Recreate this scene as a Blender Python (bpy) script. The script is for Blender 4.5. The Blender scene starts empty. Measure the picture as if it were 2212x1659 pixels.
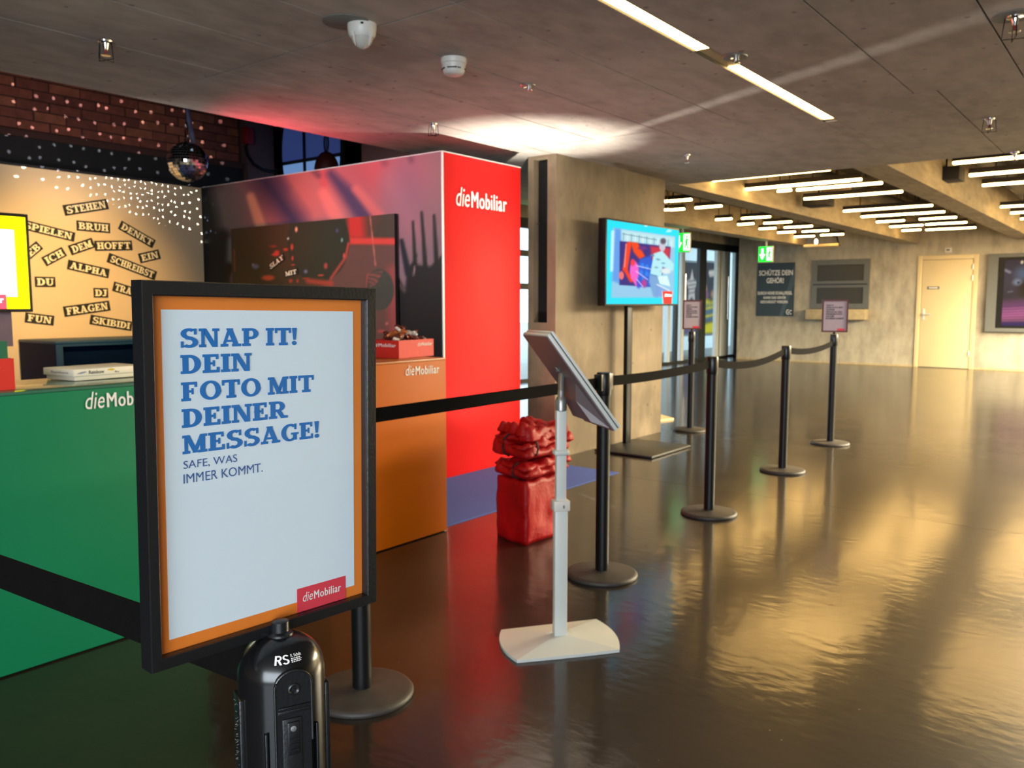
import bpy, bmesh, math, random
import numpy as np
from mathutils import Matrix, Vector
random.seed(7)
S = bpy.context.scene
COL = S.collection

# ------------------------------------------------------------------ camera
F_PX, CX, CY, HORIZON, EYE = 1790.0, 1106.0, 829.5, 655.0, 1.28
PITCH, HEAD = math.atan((CY - HORIZON) / F_PX), math.radians(38.0)
FWD = Vector((math.cos(HEAD) * math.cos(PITCH), math.sin(HEAD) * math.cos(PITCH), -math.sin(PITCH)))
RGT = Vector((math.sin(HEAD), -math.cos(HEAD), 0))
UPV = RGT.cross(FWD)
cam_d = bpy.data.cameras.new('camera')
cam = bpy.data.objects.new('camera', cam_d)
COL.objects.link(cam)
S.camera = cam
cam.matrix_world = Matrix(((RGT.x, UPV.x, -FWD.x, 0), (RGT.y, UPV.y, -FWD.y, 0), (RGT.z, UPV.z, -FWD.z, EYE), (0, 0, 0, 1)))
cam_d.sensor_fit = 'HORIZONTAL'
cam_d.sensor_width = 36.0
cam_d.lens = F_PX / 2212.0 * 36.0
cam_d.clip_start = 0.02
cam_d.clip_end = 200
cam_d.dof.use_dof = True
cam_d.dof.focus_distance = 0.85
cam_d.dof.aperture_fstop = 15.0


def at(u, v, ax, val):
    """the point of the plane ax = val seen at photo pixel (u, v)"""
    d = FWD * F_PX + RGT * (u - CX) - UPV * (v - CY)
    i = 'xyz'.index(ax)
    o = Vector((0, 0, EYE))
    return o + d * ((val - o[i]) / d[i])


# ------------------------------------------------------------------ world, lights, exposure
S.view_settings.view_transform = 'Standard'
S.view_settings.look = 'None'
S.view_settings.gamma = 1.0
S.view_settings.use_curve_mapping = False
S.view_settings.exposure = 0.0
S.cycles.use_denoising = True
S.cycles.max_bounces = 7
S.cycles.diffuse_bounces = 4
S.cycles.glossy_bounces = 3
S.cycles.transmission_bounces = 4
S.cycles.transparent_max_bounces = 6
S.cycles.caustics_reflective = False
S.cycles.caustics_refractive = False
S.cycles.sample_clamp_indirect = 6.0
S.cycles.blur_glossy = 0.5
S.cycles.use_light_tree = True
W = bpy.data.worlds.new('world')
S.world = W
W.use_nodes = True
W.node_tree.nodes['Background'].inputs[0].default_value = (0.62, 0.84, 1.0, 1)
W.node_tree.nodes['Background'].inputs[1].default_value = 4.2


def lamp(kind, name, loc, target, energy, color, **kw):
    d = bpy.data.lights.new(name, kind)
    o = bpy.data.objects.new(name, d)
    COL.objects.link(o)
    o.location = loc
    if target is not None:
        o.rotation_euler = (Vector(target) - Vector(loc)).to_track_quat('-Z', 'Y').to_euler()
    d.energy = energy
    d.color = color
    for k, v in kw.items():
        setattr(d, k, v)
    return o


R = math.radians
# daylight through the wide entrance behind the camera
lamp('AREA', 'entrance_daylight', (-3.6, -1.2, 1.5), (1.0, 1.0, 1.25), 500, (0.80, 0.90, 1.0), shape='RECTANGLE', size=5.0, size_y=2.2)
# the rows of warm tube lights that go on to the right of the picture
lamp('AREA', 'hall_lights_right', (12.5, -1.6, 2.44), (12.5, -1.6, 0), 5600, (1.0, 0.85, 0.57), shape='RECTANGLE', size=9.0, size_y=3.6)
# warm booth spotlight on the cream wall
lamp('SPOT', 'booth_wall_spot', (2.6, 5.0, 2.25), (3.12, 7.1, 1.35), 330, (1.0, 0.68, 0.28), spot_size=R(55), spot_blend=1.0, shadow_soft_size=0.05)
# soft white booth light on the counters; added unseen fill on the concert photo
lamp('SPOT', 'booth_counter_spot', (1.2, 1.0, 2.40), (1.5, 3.1, 0.4), 11, (1.0, 0.96, 0.92), spot_size=R(95), spot_blend=1.0, shadow_soft_size=0.1)
lamp('SPOT', 'booth_photo_fill', (1.7, 5.3, 2.30), (4.4, 4.75, 1.75), 260, (1.0, 0.90, 0.88), spot_size=R(64), spot_blend=1.0, shadow_soft_size=0.08)
# red uplight inside the booth that washes the edge of the concrete ceiling
lamp('SPOT', 'booth_red_uplight', (3.42, 5.40, 1.98), (3.62, 4.86, 2.47), 85, (1.0, 0.03, 0.07), spot_size=R(96), spot_blend=1.0, shadow_soft_size=0.05)
lamp('SPOT', 'booth_red_wash', (3.3, 5.6, 1.2), (4.9, 5.9, 3.0), 50, (1.0, 0.06, 0.08), spot_size=R(70), spot_blend=1.0, shadow_soft_size=0.05)
# added unseen fill lamp that brightens the brick wall above the booth
lamp('SPOT', 'brick_fill', (2.7, 5.6, 2.1), (3.7, 8.2, 3.05), 60, (1.0, 0.84, 0.74), spot_size=R(60), spot_blend=1.0, shadow_soft_size=0.05)
# uplight on the floor in front of the red panel
lamp('SPOT', 'panel_uplight', (4.86, 3.50, 0.10), (4.95, 3.66, 2.4), 50, (1.0, 0.93, 0.80), spot_size=R(140), spot_blend=1.0, shadow_soft_size=0.04)
lamp('SPOT', 'ceiling_beam', (4.86, 3.50, 0.10), (4.99, 3.72, 2.47), 900, (1.0, 0.94, 0.82), spot_size=R(44), spot_blend=1.0, shadow_soft_size=0.02)
# added unseen point lamp beside the mirror ball, masked into dots of light
dots = lamp('POINT', 'mirror_ball_dot_lamp', (3.80, 6.49, 2.42), None, 52, (0.86, 0.90, 1.0), shadow_soft_size=0.001)
dots.data.use_nodes = True
nt = dots.data.node_tree
em = [n for n in nt.nodes if n.type == 'EMISSION'][0]
def lnode(tree, kind, op=None, *vals):
    n_ = tree.nodes.new('ShaderNode' + kind)
    if op:
        n_.operation = op
    for k_, v_ in enumerate(vals):
        if hasattr(v_, 'is_linked'):
            tree.links.new(v_, n_.inputs[k_])
        elif v_ is not None:
            n_.inputs[k_].default_value = v_
    return n_


tc = lnode(nt, 'TexCoord')
sx = lnode(nt, 'SeparateXYZ', None, tc.outputs['Normal'])
az = lnode(nt, 'Math', 'ARCTAN2', sx.outputs[1], sx.outputs[0])
el = lnode(nt, 'Math', 'ARCSINE', sx.outputs[2])
cb_ = lnode(nt, 'CombineXYZ', None, az.outputs[0], el.outputs[0])
vo = nt.nodes.new('ShaderNodeTexVoronoi')
vo.voronoi_dimensions = '2D'
vo.inputs['Scale'].default_value = 12.5
vo.inputs['Randomness'].default_value = 0.55
nt.links.new(cb_.outputs[0], vo.inputs['Vector'])
mr = lnode(nt, 'Math', 'LESS_THAN', vo.outputs['Distance'], 0.10)
fy = lnode(nt, 'Math', 'GREATER_THAN', sx.outputs[1], 0.12)
mr = lnode(nt, 'Math', 'MULTIPLY', mr.outputs[0], fy.outputs[0])
fx = lnode(nt, 'Math', 'LESS_THAN', sx.outputs[0], 0.69)
mr = lnode(nt, 'Math', 'MULTIPLY', mr.outputs[0], fx.outputs[0])
lo = lnode(nt, 'Math', 'MULTIPLY', lnode(nt, 'Math', 'MINIMUM', sx.outputs[0], 0.0).outputs[0], -0.50)   # lower limit of the dot mask
lo = lnode(nt, 'Math', 'ADD', lo.outputs[0], -0.60)
fz = lnode(nt, 'Math', 'GREATER_THAN', el.outputs[0], lo.outputs[0])
mr = lnode(nt, 'Math', 'MULTIPLY', mr.outputs[0], fz.outputs[0])
ml = lnode(nt, 'Math', 'MULTIPLY', mr.outputs[0], 9.0)
nt.links.new(ml.outputs[0], em.inputs['Strength'])
# added unseen point lamp, masked to a thin sheet, for the low ceiling's streak
LP, Q1, Q2 = Vector((4.86, 3.50, 0.10)), Vector((5.27, 3.29, 2.47)), Vector((4.03, 0.66, 2.47))
slit = lamp('POINT', 'ceiling_streak_lamp', LP, None, 120, (1.0, 0.95, 0.86), shadow_soft_size=0.004)
slit.data.use_nodes = True
nt2 = slit.data.node_tree
em2 = [n for n in nt2.nodes if n.type == 'EMISSION'][0]
pn_ = (Q1 - LP).cross(Q2 - LP).normalized()
tc2 = lnode(nt2, 'TexCoord')
dt = lnode(nt2, 'VectorMath', 'DOT_PRODUCT', tc2.outputs['Normal'], tuple(pn_))
ab = lnode(nt2, 'Math', 'ABSOLUTE', dt.outputs['Value'])
wd_ = nt2.nodes.new('ShaderNodeMapRange')
wd_.inputs[1].default_value, wd_.inputs[2].default_value, wd_.inputs[3].default_value, wd_.inputs[4].default_value = 0.008, 0.030, 1.0, 0.0
nt2.links.new(ab.outputs[0], wd_.inputs[0])
sd = lnode(nt2, 'VectorMath', 'DOT_PRODUCT', tc2.outputs['Normal'], (0.0, -0.90, 0.43))
gt = lnode(nt2, 'Math', 'GREATER_THAN', sd.outputs['Value'], 0.45)
mm = lnode(nt2, 'Math', 'MULTIPLY', wd_.outputs[0], gt.outputs[0])
nt2.links.new(mm.outputs[0], em2.inputs['Strength'])


# ------------------------------------------------------------------ materials
def lin(c):
    return tuple((x / 255 / 12.92) if x / 255 <= 0.04045 else ((x / 255 + 0.055) / 1.055) ** 2.4 for x in c)


def mat(name, rgb, rough=0.5, metal=0.0, emit=None, estr=0.0, spec=0.5, noise=0.0, scale=20.0, bump=0.0, bscale=60.0, coat=0.0, stretch=(1, 1, 1)):
    m = bpy.data.materials.new(name)
    m.use_nodes = True
    n, l = m.node_tree.nodes, m.node_tree.links
    b = n['Principled BSDF']
    c = lin(rgb) + (1,)
    b.inputs['Base Color'].default_value = c
    b.inputs['Roughness'].default_value = rough
    b.inputs['Metallic'].default_value = metal
    b.inputs['Specular IOR Level'].default_value = spec
    b.inputs['Coat Weight'].default_value = coat
    if emit:
        b.inputs['Emission Color'].default_value = lin(emit) + (1,)
        b.inputs['Emission Strength'].default_value = estr
    if noise or bump:
        t = n.new('ShaderNodeTexCoord')
        mp = n.new('ShaderNodeMapping')
        mp.inputs['Scale'].default_value = stretch
        l.new(t.outputs['Object'], mp.inputs['Vector'])
    if noise:
        x = n.new('ShaderNodeTexNoise')
        x.inputs['Scale'].default_value = scale
        x.inputs['Detail'].default_value = 5
        l.new(mp.outputs[0], x.inputs['Vector'])
        r = n.new('ShaderNodeValToRGB')
        r.color_ramp.elements[0].position = 0.3
        r.color_ramp.elements[1].position = 0.7
        r.color_ramp.elements[0].color = tuple(max(0, v * (1 - noise)) for v in c[:3]) + (1,)
        r.color_ramp.elements[1].color = tuple(min(1, v * (1 + noise)) for v in c[:3]) + (1,)
        l.new(x.outputs['Fac'], r.inputs[0])
        l.new(r.outputs[0], b.inputs['Base Color'])
    if bump:
        x = n.new('ShaderNodeTexNoise')
        x.inputs['Scale'].default_value = bscale
        x.inputs['Detail'].default_value = 3
        l.new(mp.outputs[0], x.inputs['Vector'])
        bp = n.new('ShaderNodeBump')
        bp.inputs['Strength'].default_value = bump
        bp.inputs['Distance'].default_value = 0.01
        l.new(x.outputs['Fac'], bp.inputs['Height'])
        l.new(bp.outputs[0], b.inputs['Normal'])
    return m


def concrete(name, dark, light, spot, streak=(1.2, 5, 5), pores=0.55, rough=0.75):
    """shuttered concrete: soft clouds, streaks along the boards, small dark pores"""
    m = bpy.data.materials.new(name)
    m.use_nodes = True
    n, l = m.node_tree.nodes, m.node_tree.links
    b = n['Principled BSDF']
    b.inputs['Roughness'].default_value = rough
    g = n.new('ShaderNodeNewGeometry')

    def noise(sc, stretch, det):
        mp = n.new('ShaderNodeMapping')
        mp.inputs['Scale'].default_value = stretch
        l.new(g.outputs['Position'], mp.inputs[0])
        x = n.new('ShaderNodeTexNoise')
        x.inputs['Scale'].default_value = sc
        x.inputs['Detail'].default_value = det
        x.inputs['Roughness'].default_value = 0.6
        l.new(mp.outputs[0], x.inputs['Vector'])
        return x.outputs['Fac']
    a, s = noise(0.9, (1, 1, 1), 6), noise(3.0, streak, 5)
    ad = n.new('ShaderNodeMath')
    ad.operation = 'ADD'
    l.new(a, ad.inputs[0])
    l.new(s, ad.inputs[1])
    r = n.new('ShaderNodeValToRGB')
    r.color_ramp.elements[0].position = 0.78
    r.color_ramp.elements[1].position = 1.22
    r.color_ramp.elements[0].color = lin(dark) + (1,)
    r.color_ramp.elements[1].color = lin(light) + (1,)
    hf = n.new('ShaderNodeMath')
    hf.operation = 'MULTIPLY'
    hf.inputs[1].default_value = 1.0
    l.new(ad.outputs[0], hf.inputs[0])
    mrg = n.new('ShaderNodeMapRange')
    mrg.inputs[1].default_value, mrg.inputs[2].default_value = 0.7, 1.3
    l.new(hf.outputs[0], mrg.inputs[0])
    r.color_ramp.elements[0].position = 0.15
    r.color_ramp.elements[1].position = 0.85
    l.new(mrg.outputs[0], r.inputs[0])
    v = n.new('ShaderNodeTexVoronoi')
    v.inputs['Scale'].default_value = 5.5
    mp2 = n.new('ShaderNodeMapping')
    mp2.inputs['Scale'].default_value = (streak[0] * 0.6 + 0.4, 1.3, 1)
    l.new(g.outputs['Position'], mp2.inputs[0])
    l.new(mp2.outputs[0], v.inputs['Vector'])
    sp = noise(2.2, (1, 1, 1), 2)
    th = n.new('ShaderNodeMath')
    th.operation = 'MULTIPLY'
    th.inputs[1].default_value = 0.30 * pores
    l.new(sp, th.inputs[0])
    lt = n.new('ShaderNodeMath')
    lt.operation = 'LESS_THAN'
    l.new(v.outputs['Distance'], lt.inputs[0])
    l.new(th.outputs[0], lt.inputs[1])
    mx = n.new('ShaderNodeMix')
    mx.data_type = 'RGBA'
    sc = n.new('ShaderNodeMath')
    sc.operation = 'MULTIPLY'
    sc.inputs[1].default_value = 0.55
    l.new(lt.outputs[0], sc.inputs[0])
    l.new(sc.outputs[0], mx.inputs['Factor'])
    l.new(r.outputs[0], mx.inputs['A'])
    mx.inputs['B'].default_value = lin(spot) + (1,)
    l.new(mx.outputs['Result'], b.inputs['Base Color'])
    bp = n.new('ShaderNodeBump')
    bp.inputs['Strength'].default_value = 0.12
    bp.inputs['Distance'].default_value = 0.02
    l.new(s, bp.inputs['Height'])
    l.new(bp.outputs[0], b.inputs['Normal'])
    return m


def vcol_mat(name, rough=0.6, emit=0.0, spec=0.3):
    """flat print or screen picture carried by the mesh's own colour attribute"""
    m = bpy.data.materials.new(name)
    m.use_nodes = True
    n, l = m.node_tree.nodes, m.node_tree.links
    b = n['Principled BSDF']
    a = n.new('ShaderNodeAttribute')
    a.attribute_name = 'Col'
    b.inputs['Roughness'].default_value = rough
    b.inputs['Specular IOR Level'].default_value = spec
    if emit:
        b.inputs['Base Color'].default_value = (0.01, 0.01, 0.01, 1)
        b.inputs['Specular IOR Level'].default_value = 0.02
        b.inputs['Roughness'].default_value = 0.6
        l.new(a.outputs['Color'], b.inputs['Emission Color'])
        b.inputs['Emission Strength'].default_value = emit
    else:
        l.new(a.outputs['Color'], b.inputs['Base Color'])
    return m


M = {}
M['ceil'] = concrete('shuttered_concrete_ceiling', (152, 145, 138), (181, 173, 165), (76, 70, 64), streak=(1.6, 3.2, 3.2))
M['beam'] = concrete('shuttered_concrete_beam', (150, 138, 118), (182, 168, 144), (80, 70, 58))
M['wall'] = concrete('concrete_wall', (150, 142, 126), (186, 177, 157), (105, 98, 84), streak=(2, 2, 0.8), pores=0.25)
M['pillar'] = concrete('concrete_pillar', (112, 98, 78), (150, 133, 108), (62, 52, 42), streak=(1.2, 1.2, 0.7), pores=0.42)
M['dark_joint'] = mat('joint_shadow_gap', (30, 27, 25), 0.9)
M['black_paint'] = mat('matt_black_paint', (30, 29, 30), 0.8, noise=0.2, scale=4)
M['void'] = mat('dark_painted_ceiling', (48, 42, 36), 0.8, noise=0.2, scale=3)
M['plastic_black'] = mat('black_plastic', (20, 21, 23), 0.32, bump=0.05, bscale=300)
M['metal_black'] = mat('black_powder_coat', (13, 13, 14), 0.42, spec=0.3, noise=0.2, scale=30)
M['rubber'] = mat('dark_rubber_base', (56, 52, 49), 0.55, noise=0.18, scale=25, bump=0.05, bscale=200)
M['belt'] = mat('black_webbing', (12, 10, 9), 0.9, spec=0.08, noise=0.15, scale=80, bump=0.2, bscale=600)
M['green'] = mat('green_counter_print', (12, 116, 78), 0.55, spec=0.2, noise=0.04, scale=2)
M['countertop'] = mat('green_counter_top', (58, 106, 88), 0.12, noise=0.05, scale=3)
M['orange'] = mat('orange_counter_print', (186, 92, 4), 0.5, spec=0.15, noise=0.05, scale=2)
M['orange_top'] = mat('orange_counter_top', (168, 98, 26), 0.35, noise=0.05, scale=3)
M['blue'] = mat('navy_counter_print', (16, 28, 58), 0.6, spec=0.08, noise=0.06, scale=3)
M['blue_lip'] = mat('blue_counter_edge', (16, 62, 92), 0.5, noise=0.06, scale=3)
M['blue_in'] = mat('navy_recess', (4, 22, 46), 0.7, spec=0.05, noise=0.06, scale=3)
M['red'] = mat('red_fabric_print', (230, 12, 16), 0.6, spec=0.25, noise=0.03, scale=3)
M['cream'] = mat('cream_fabric_wall', (222, 194, 154), 0.8, noise=0.03, scale=2)
M['white_ink'] = mat('white_lettering', (236, 232, 226), 0.6, noise=0.02)
M['cream_ink'] = mat('cream_lettering', (244, 228, 188), 0.7, noise=0.02)
M['blue_ink'] = mat('blue_lettering', (8, 108, 182), 0.5, noise=0.03)
M['thin_blue'] = mat('dark_blue_lettering', (36, 84, 150), 0.5, noise=0.03)
M['black_ink'] = mat('black_strip_print', (28, 24, 18), 0.7, noise=0.05)
M['dark_text'] = mat('dark_grey_lettering', (58, 46, 62), 0.7, noise=0.05)
M['paper'] = mat('white_poster_paper', (226, 230, 236), 0.42, noise=0.015, scale=3)
M['poster_orange'] = mat('orange_poster_border', (238, 126, 44), 0.42, noise=0.03, scale=4)
M['logo_red'] = mat('red_logo_field', (226, 62, 78), 0.45, noise=0.03)
M['white_metal'] = mat('white_powder_coat', (206, 210, 206), 0.35, noise=0.02, scale=9)
M['grey_metal'] = mat('grey_metal', (150, 150, 148), 0.35, metal=0.7, noise=0.05)
M['alu'] = mat('brushed_aluminium', (208, 214, 214), 0.35, metal=0.15, noise=0.05)
M['chrome'] = mat('chrome', (225, 225, 228), 0.12, metal=1.0, noise=0.02)
M['mirror'] = mat('mirror_facets', (225, 225, 230), 0.06, metal=1.0, noise=0.02)
M['tablet_back'] = mat('grey_tablet_shell', (112, 98, 100), 0.4, noise=0.03)
M['white_plastic'] = mat('white_plastic', (212, 208, 200), 0.4, noise=0.02, scale=9)
M['grey_patch'] = mat('grey_cover_plate', (112, 112, 108), 0.7, noise=0.05)
M['dark_glass'] = mat('dark_screen_glass', (10, 10, 12), 0.1, noise=0.05)
M['mat_blue'] = mat('blue_booth_carpet', (66, 96, 176), 0.75, noise=0.08, scale=60, bump=0.1, bscale=400)
M['bag'] = mat('red_nylon', (164, 3, 11), 0.5, spec=0.3, noise=0.15, scale=6, bump=0.5, bscale=22)
M['bag_dark'] = mat('dark_red_strap', (52, 10, 12), 0.7, noise=0.1)
M['red_card'] = mat('red_cardboard', (206, 40, 30), 0.55, noise=0.04)
M['card_green'] = mat('green_card', (22, 96, 66), 0.6, noise=0.05)
M['choc_foil'] = mat('copper_wrapper', (196, 108, 56), 0.35, metal=0.3, noise=0.25, scale=60)
M['choc_white'] = mat('white_wrapper', (224, 214, 202), 0.4, noise=0.1, scale=60)
M['choc_brown'] = mat('brown_wrapper', (96, 40, 32), 0.4, noise=0.2, scale=60)
M['box_white'] = mat('white_gift_box_card', (230, 224, 204), 0.55, noise=0.03, scale=8)
M['yellow_deco'] = mat('yellow_print', (206, 178, 60), 0.6, noise=0.2, scale=90)
M['bluegrey_deco'] = mat('grey_blue_print', (132, 140, 160), 0.6, noise=0.2, scale=90)
M['door'] = mat('cream_painted_door', (216, 196, 152), 0.45, noise=0.03, scale=2)
M['hatch'] = mat('grey_hatch_frame', (98, 100, 98), 0.5, noise=0.05)
M['hatch_dark'] = mat('dark_hatch_panel', (54, 52, 46), 0.45, noise=0.05)
M['anthracite'] = mat('anthracite_frame', (38, 42, 44), 0.4, noise=0.08)
M['poster_dark'] = mat('anthracite_poster', (44, 56, 62), 0.5, noise=0.12, scale=1.5)
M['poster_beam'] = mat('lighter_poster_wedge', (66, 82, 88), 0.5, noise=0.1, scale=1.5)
M['purple_grey'] = mat('grey_purple_panel', (112, 94, 104), 0.7, noise=0.05)
M['red_plug'] = mat('red_plug', (150, 20, 24), 0.5, noise=0.1)
M['column'] = mat('painted_column', (96, 72, 72), 0.7, noise=0.1)
M['pendant'] = mat('dark_red_shade', (70, 20, 18), 0.5, noise=0.1)
M['mauve_paper'] = mat('mauve_notice_paper', (186, 170, 182), 0.6, noise=0.03)
M['maroon'] = mat('maroon_notice_frame', (92, 36, 30), 0.5, noise=0.08)
M['outside_ground'] = mat('outside_paving', (150, 150, 148), 0.8, noise=0.1, scale=3)
M['lobby_white'] = mat('lobby_white_paint', (214, 220, 218), 0.7, noise=0.03)
M['tube'] = mat('fluorescent_diffuser', (255, 240, 200), 0.5, emit=(255, 202, 116), estr=38.0)
M['strip'] = mat('strip_light_diffuser', (255, 240, 200), 0.5, emit=(255, 212, 136), estr=16.0)
M['exit_green'] = mat('lit_green_sign', (10, 200, 60), 0.5, emit=(0, 226, 40), estr=1.6)
M['exit_white'] = mat('lit_white_pictogram', (240, 255, 240), 0.5, emit=(225, 255, 225), estr=2.2)
M['screen_white'] = mat('lit_white_screen', (255, 255, 255), 0.3, emit=(255, 255, 250), estr=2.6)
M['screen_yellow'] = mat('lit_yellow_screen', (255, 250, 0), 0.3, emit=(255, 246, 0), estr=1.25)
M['screen_red'] = mat('lit_red_screen', (255, 80, 100), 0.3, emit=(250, 74, 100), estr=1.1)
M['window_blue'] = mat('lit_blue_pane', (60, 80, 150), 0.5, emit=(66, 84, 150), estr=0.35)
M['window_pale'] = mat('lit_pale_pane', (120, 150, 200), 0.5, emit=(112, 150, 205), estr=0.7)
M['bulb'] = mat('lit_bulb', (255, 255, 240), 0.4, emit=(255, 240, 220), estr=3.0)
M['gold'] = mat('warm_reflector', (220, 196, 150), 0.3, metal=0.3, noise=0.05)
M['pale_wood'] = mat('pale_wood_plate', (226, 200, 150), 0.5, noise=0.08, scale=8)
M['ledge'] = mat('stone_ledge', (176, 158, 122), 0.7, noise=0.12, scale=12)
brick_mats = [mat('clinker_brick_%d' % i, c, 0.8, noise=0.22, scale=14, bump=0.2, bscale=60) for i, c in enumerate([(134, 74, 58), (122, 66, 54), (146, 86, 64), (112, 60, 50)])]
M['mortar'] = mat('dark_mortar', (72, 44, 38), 0.9, noise=0.1)
# glass: thin clear panes
gl = bpy.data.materials.new('clear_glass')
gl.use_nodes = True
_n, _l = gl.node_tree.nodes, gl.node_tree.links
_n.remove(_n['Principled BSDF'])
_t, _g, _m, _f, _p, _q = (_n.new(x) for x in ('ShaderNodeBsdfTransparent', 'ShaderNodeBsdfGlossy', 'ShaderNodeMixShader', 'ShaderNodeLayerWeight', 'ShaderNodeMath', 'ShaderNodeMath'))
_g.inputs['Roughness'].default_value = 0.03
_t.inputs[0].default_value = (0.95, 0.97, 0.97, 1)
_p.operation = 'POWER'
_p.inputs[1].default_value = 4.0
_q.operation = 'MULTIPLY_ADD'
_q.inputs[1].default_value = 0.5
_q.inputs[2].default_value = 0.03
_l.new(_f.outputs['Facing'], _p.inputs[0])
_l.new(_p.outputs[0], _q.inputs[0])
_l.new(_q.outputs[0], _m.inputs[0])
_l.new(_t.outputs[0], _m.inputs[1])
_l.new(_g.outputs[0], _m.inputs[2])
_l.new(_m.outputs[0], _n['Material Output'].inputs[0])
M['glass'] = gl
# polished dark resin floor
fm = bpy.data.materials.new('polished_dark_floor')
fm.use_nodes = True
_n, _l = fm.node_tree.nodes, fm.node_tree.links
_b = _n['Principled BSDF']
_geo = _n.new('ShaderNodeNewGeometry')


def _fn(sc, stretch, det):
    mp = _n.new('ShaderNodeMapping')
    mp.inputs['Scale'].default_value = stretch
    _l.new(_geo.outputs['Position'], mp.inputs[0])
    x = _n.new('ShaderNodeTexNoise')
    x.inputs['Scale'].default_value = sc
    x.inputs['Detail'].default_value = det
    _l.new(mp.outputs[0], x.inputs['Vector'])
    return x


_x = _fn(1.6, (1, 1, 1), 6)
_r = _n.new('ShaderNodeValToRGB')
_r.color_ramp.elements[0].color = lin((32, 27, 22)) + (1,)
_r.color_ramp.elements[1].color = lin((46, 39, 32)) + (1,)
_r.color_ramp.elements[0].position = 0.3
_r.color_ramp.elements[1].position = 0.7
_l.new(_x.outputs['Fac'], _r.inputs[0])
_v = _n.new('ShaderNodeTexVoronoi')
_v.inputs['Scale'].default_value = 9.0
_l.new(_geo.outputs['Position'], _v.inputs['Vector'])
_lt = _n.new('ShaderNodeMath')
_lt.operation = 'LESS_THAN'
_lt.inputs[1].default_value = 0.022
_l.new(_v.outputs['Distance'], _lt.inputs[0])
_mx = _n.new('ShaderNodeMix')
_mx.data_type = 'RGBA'
_sc = _n.new('ShaderNodeMath')
_sc.operation = 'MULTIPLY'
_sc.inputs[1].default_value = 0.6
_l.new(_lt.outputs[0], _sc.inputs[0])
_l.new(_sc.outputs[0], _mx.inputs['Factor'])
_l.new(_r.outputs[0], _mx.inputs['A'])
_mx.inputs['B'].default_value = lin((150, 138, 124)) + (1,)
_l.new(_mx.outputs['Result'], _b.inputs['Base Color'])
_y = _fn(3.0, (1, 1, 1), 3)
_rr = _n.new('ShaderNodeMapRange')
_rr.inputs[3].default_value, _rr.inputs[4].default_value = 0.09, 0.16
_l.new(_y.outputs['Fac'], _rr.inputs[0])
_l.new(_rr.outputs[0], _b.inputs['Coat Roughness'])
_b.inputs['Roughness'].default_value = 0.42
_b.inputs['Coat Weight'].default_value = 0.75
_b.inputs['Coat IOR'].default_value = 1.5
_z = _fn(13.0, (1.5, 0.8, 1), 4)
_bp = _n.new('ShaderNodeBump')
_bp.inputs['Strength'].default_value = 0.06
_bp.inputs['Distance'].default_value = 0.02
_l.new(_z.outputs['Fac'], _bp.inputs['Height'])
_l.new(_bp.outputs[0], _b.inputs['Normal'])
_l.new(_bp.outputs[0], _b.inputs['Coat Normal'])
_b.inputs['Specular IOR Level'].default_value = 0.12
M['floor'] = fm


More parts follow.
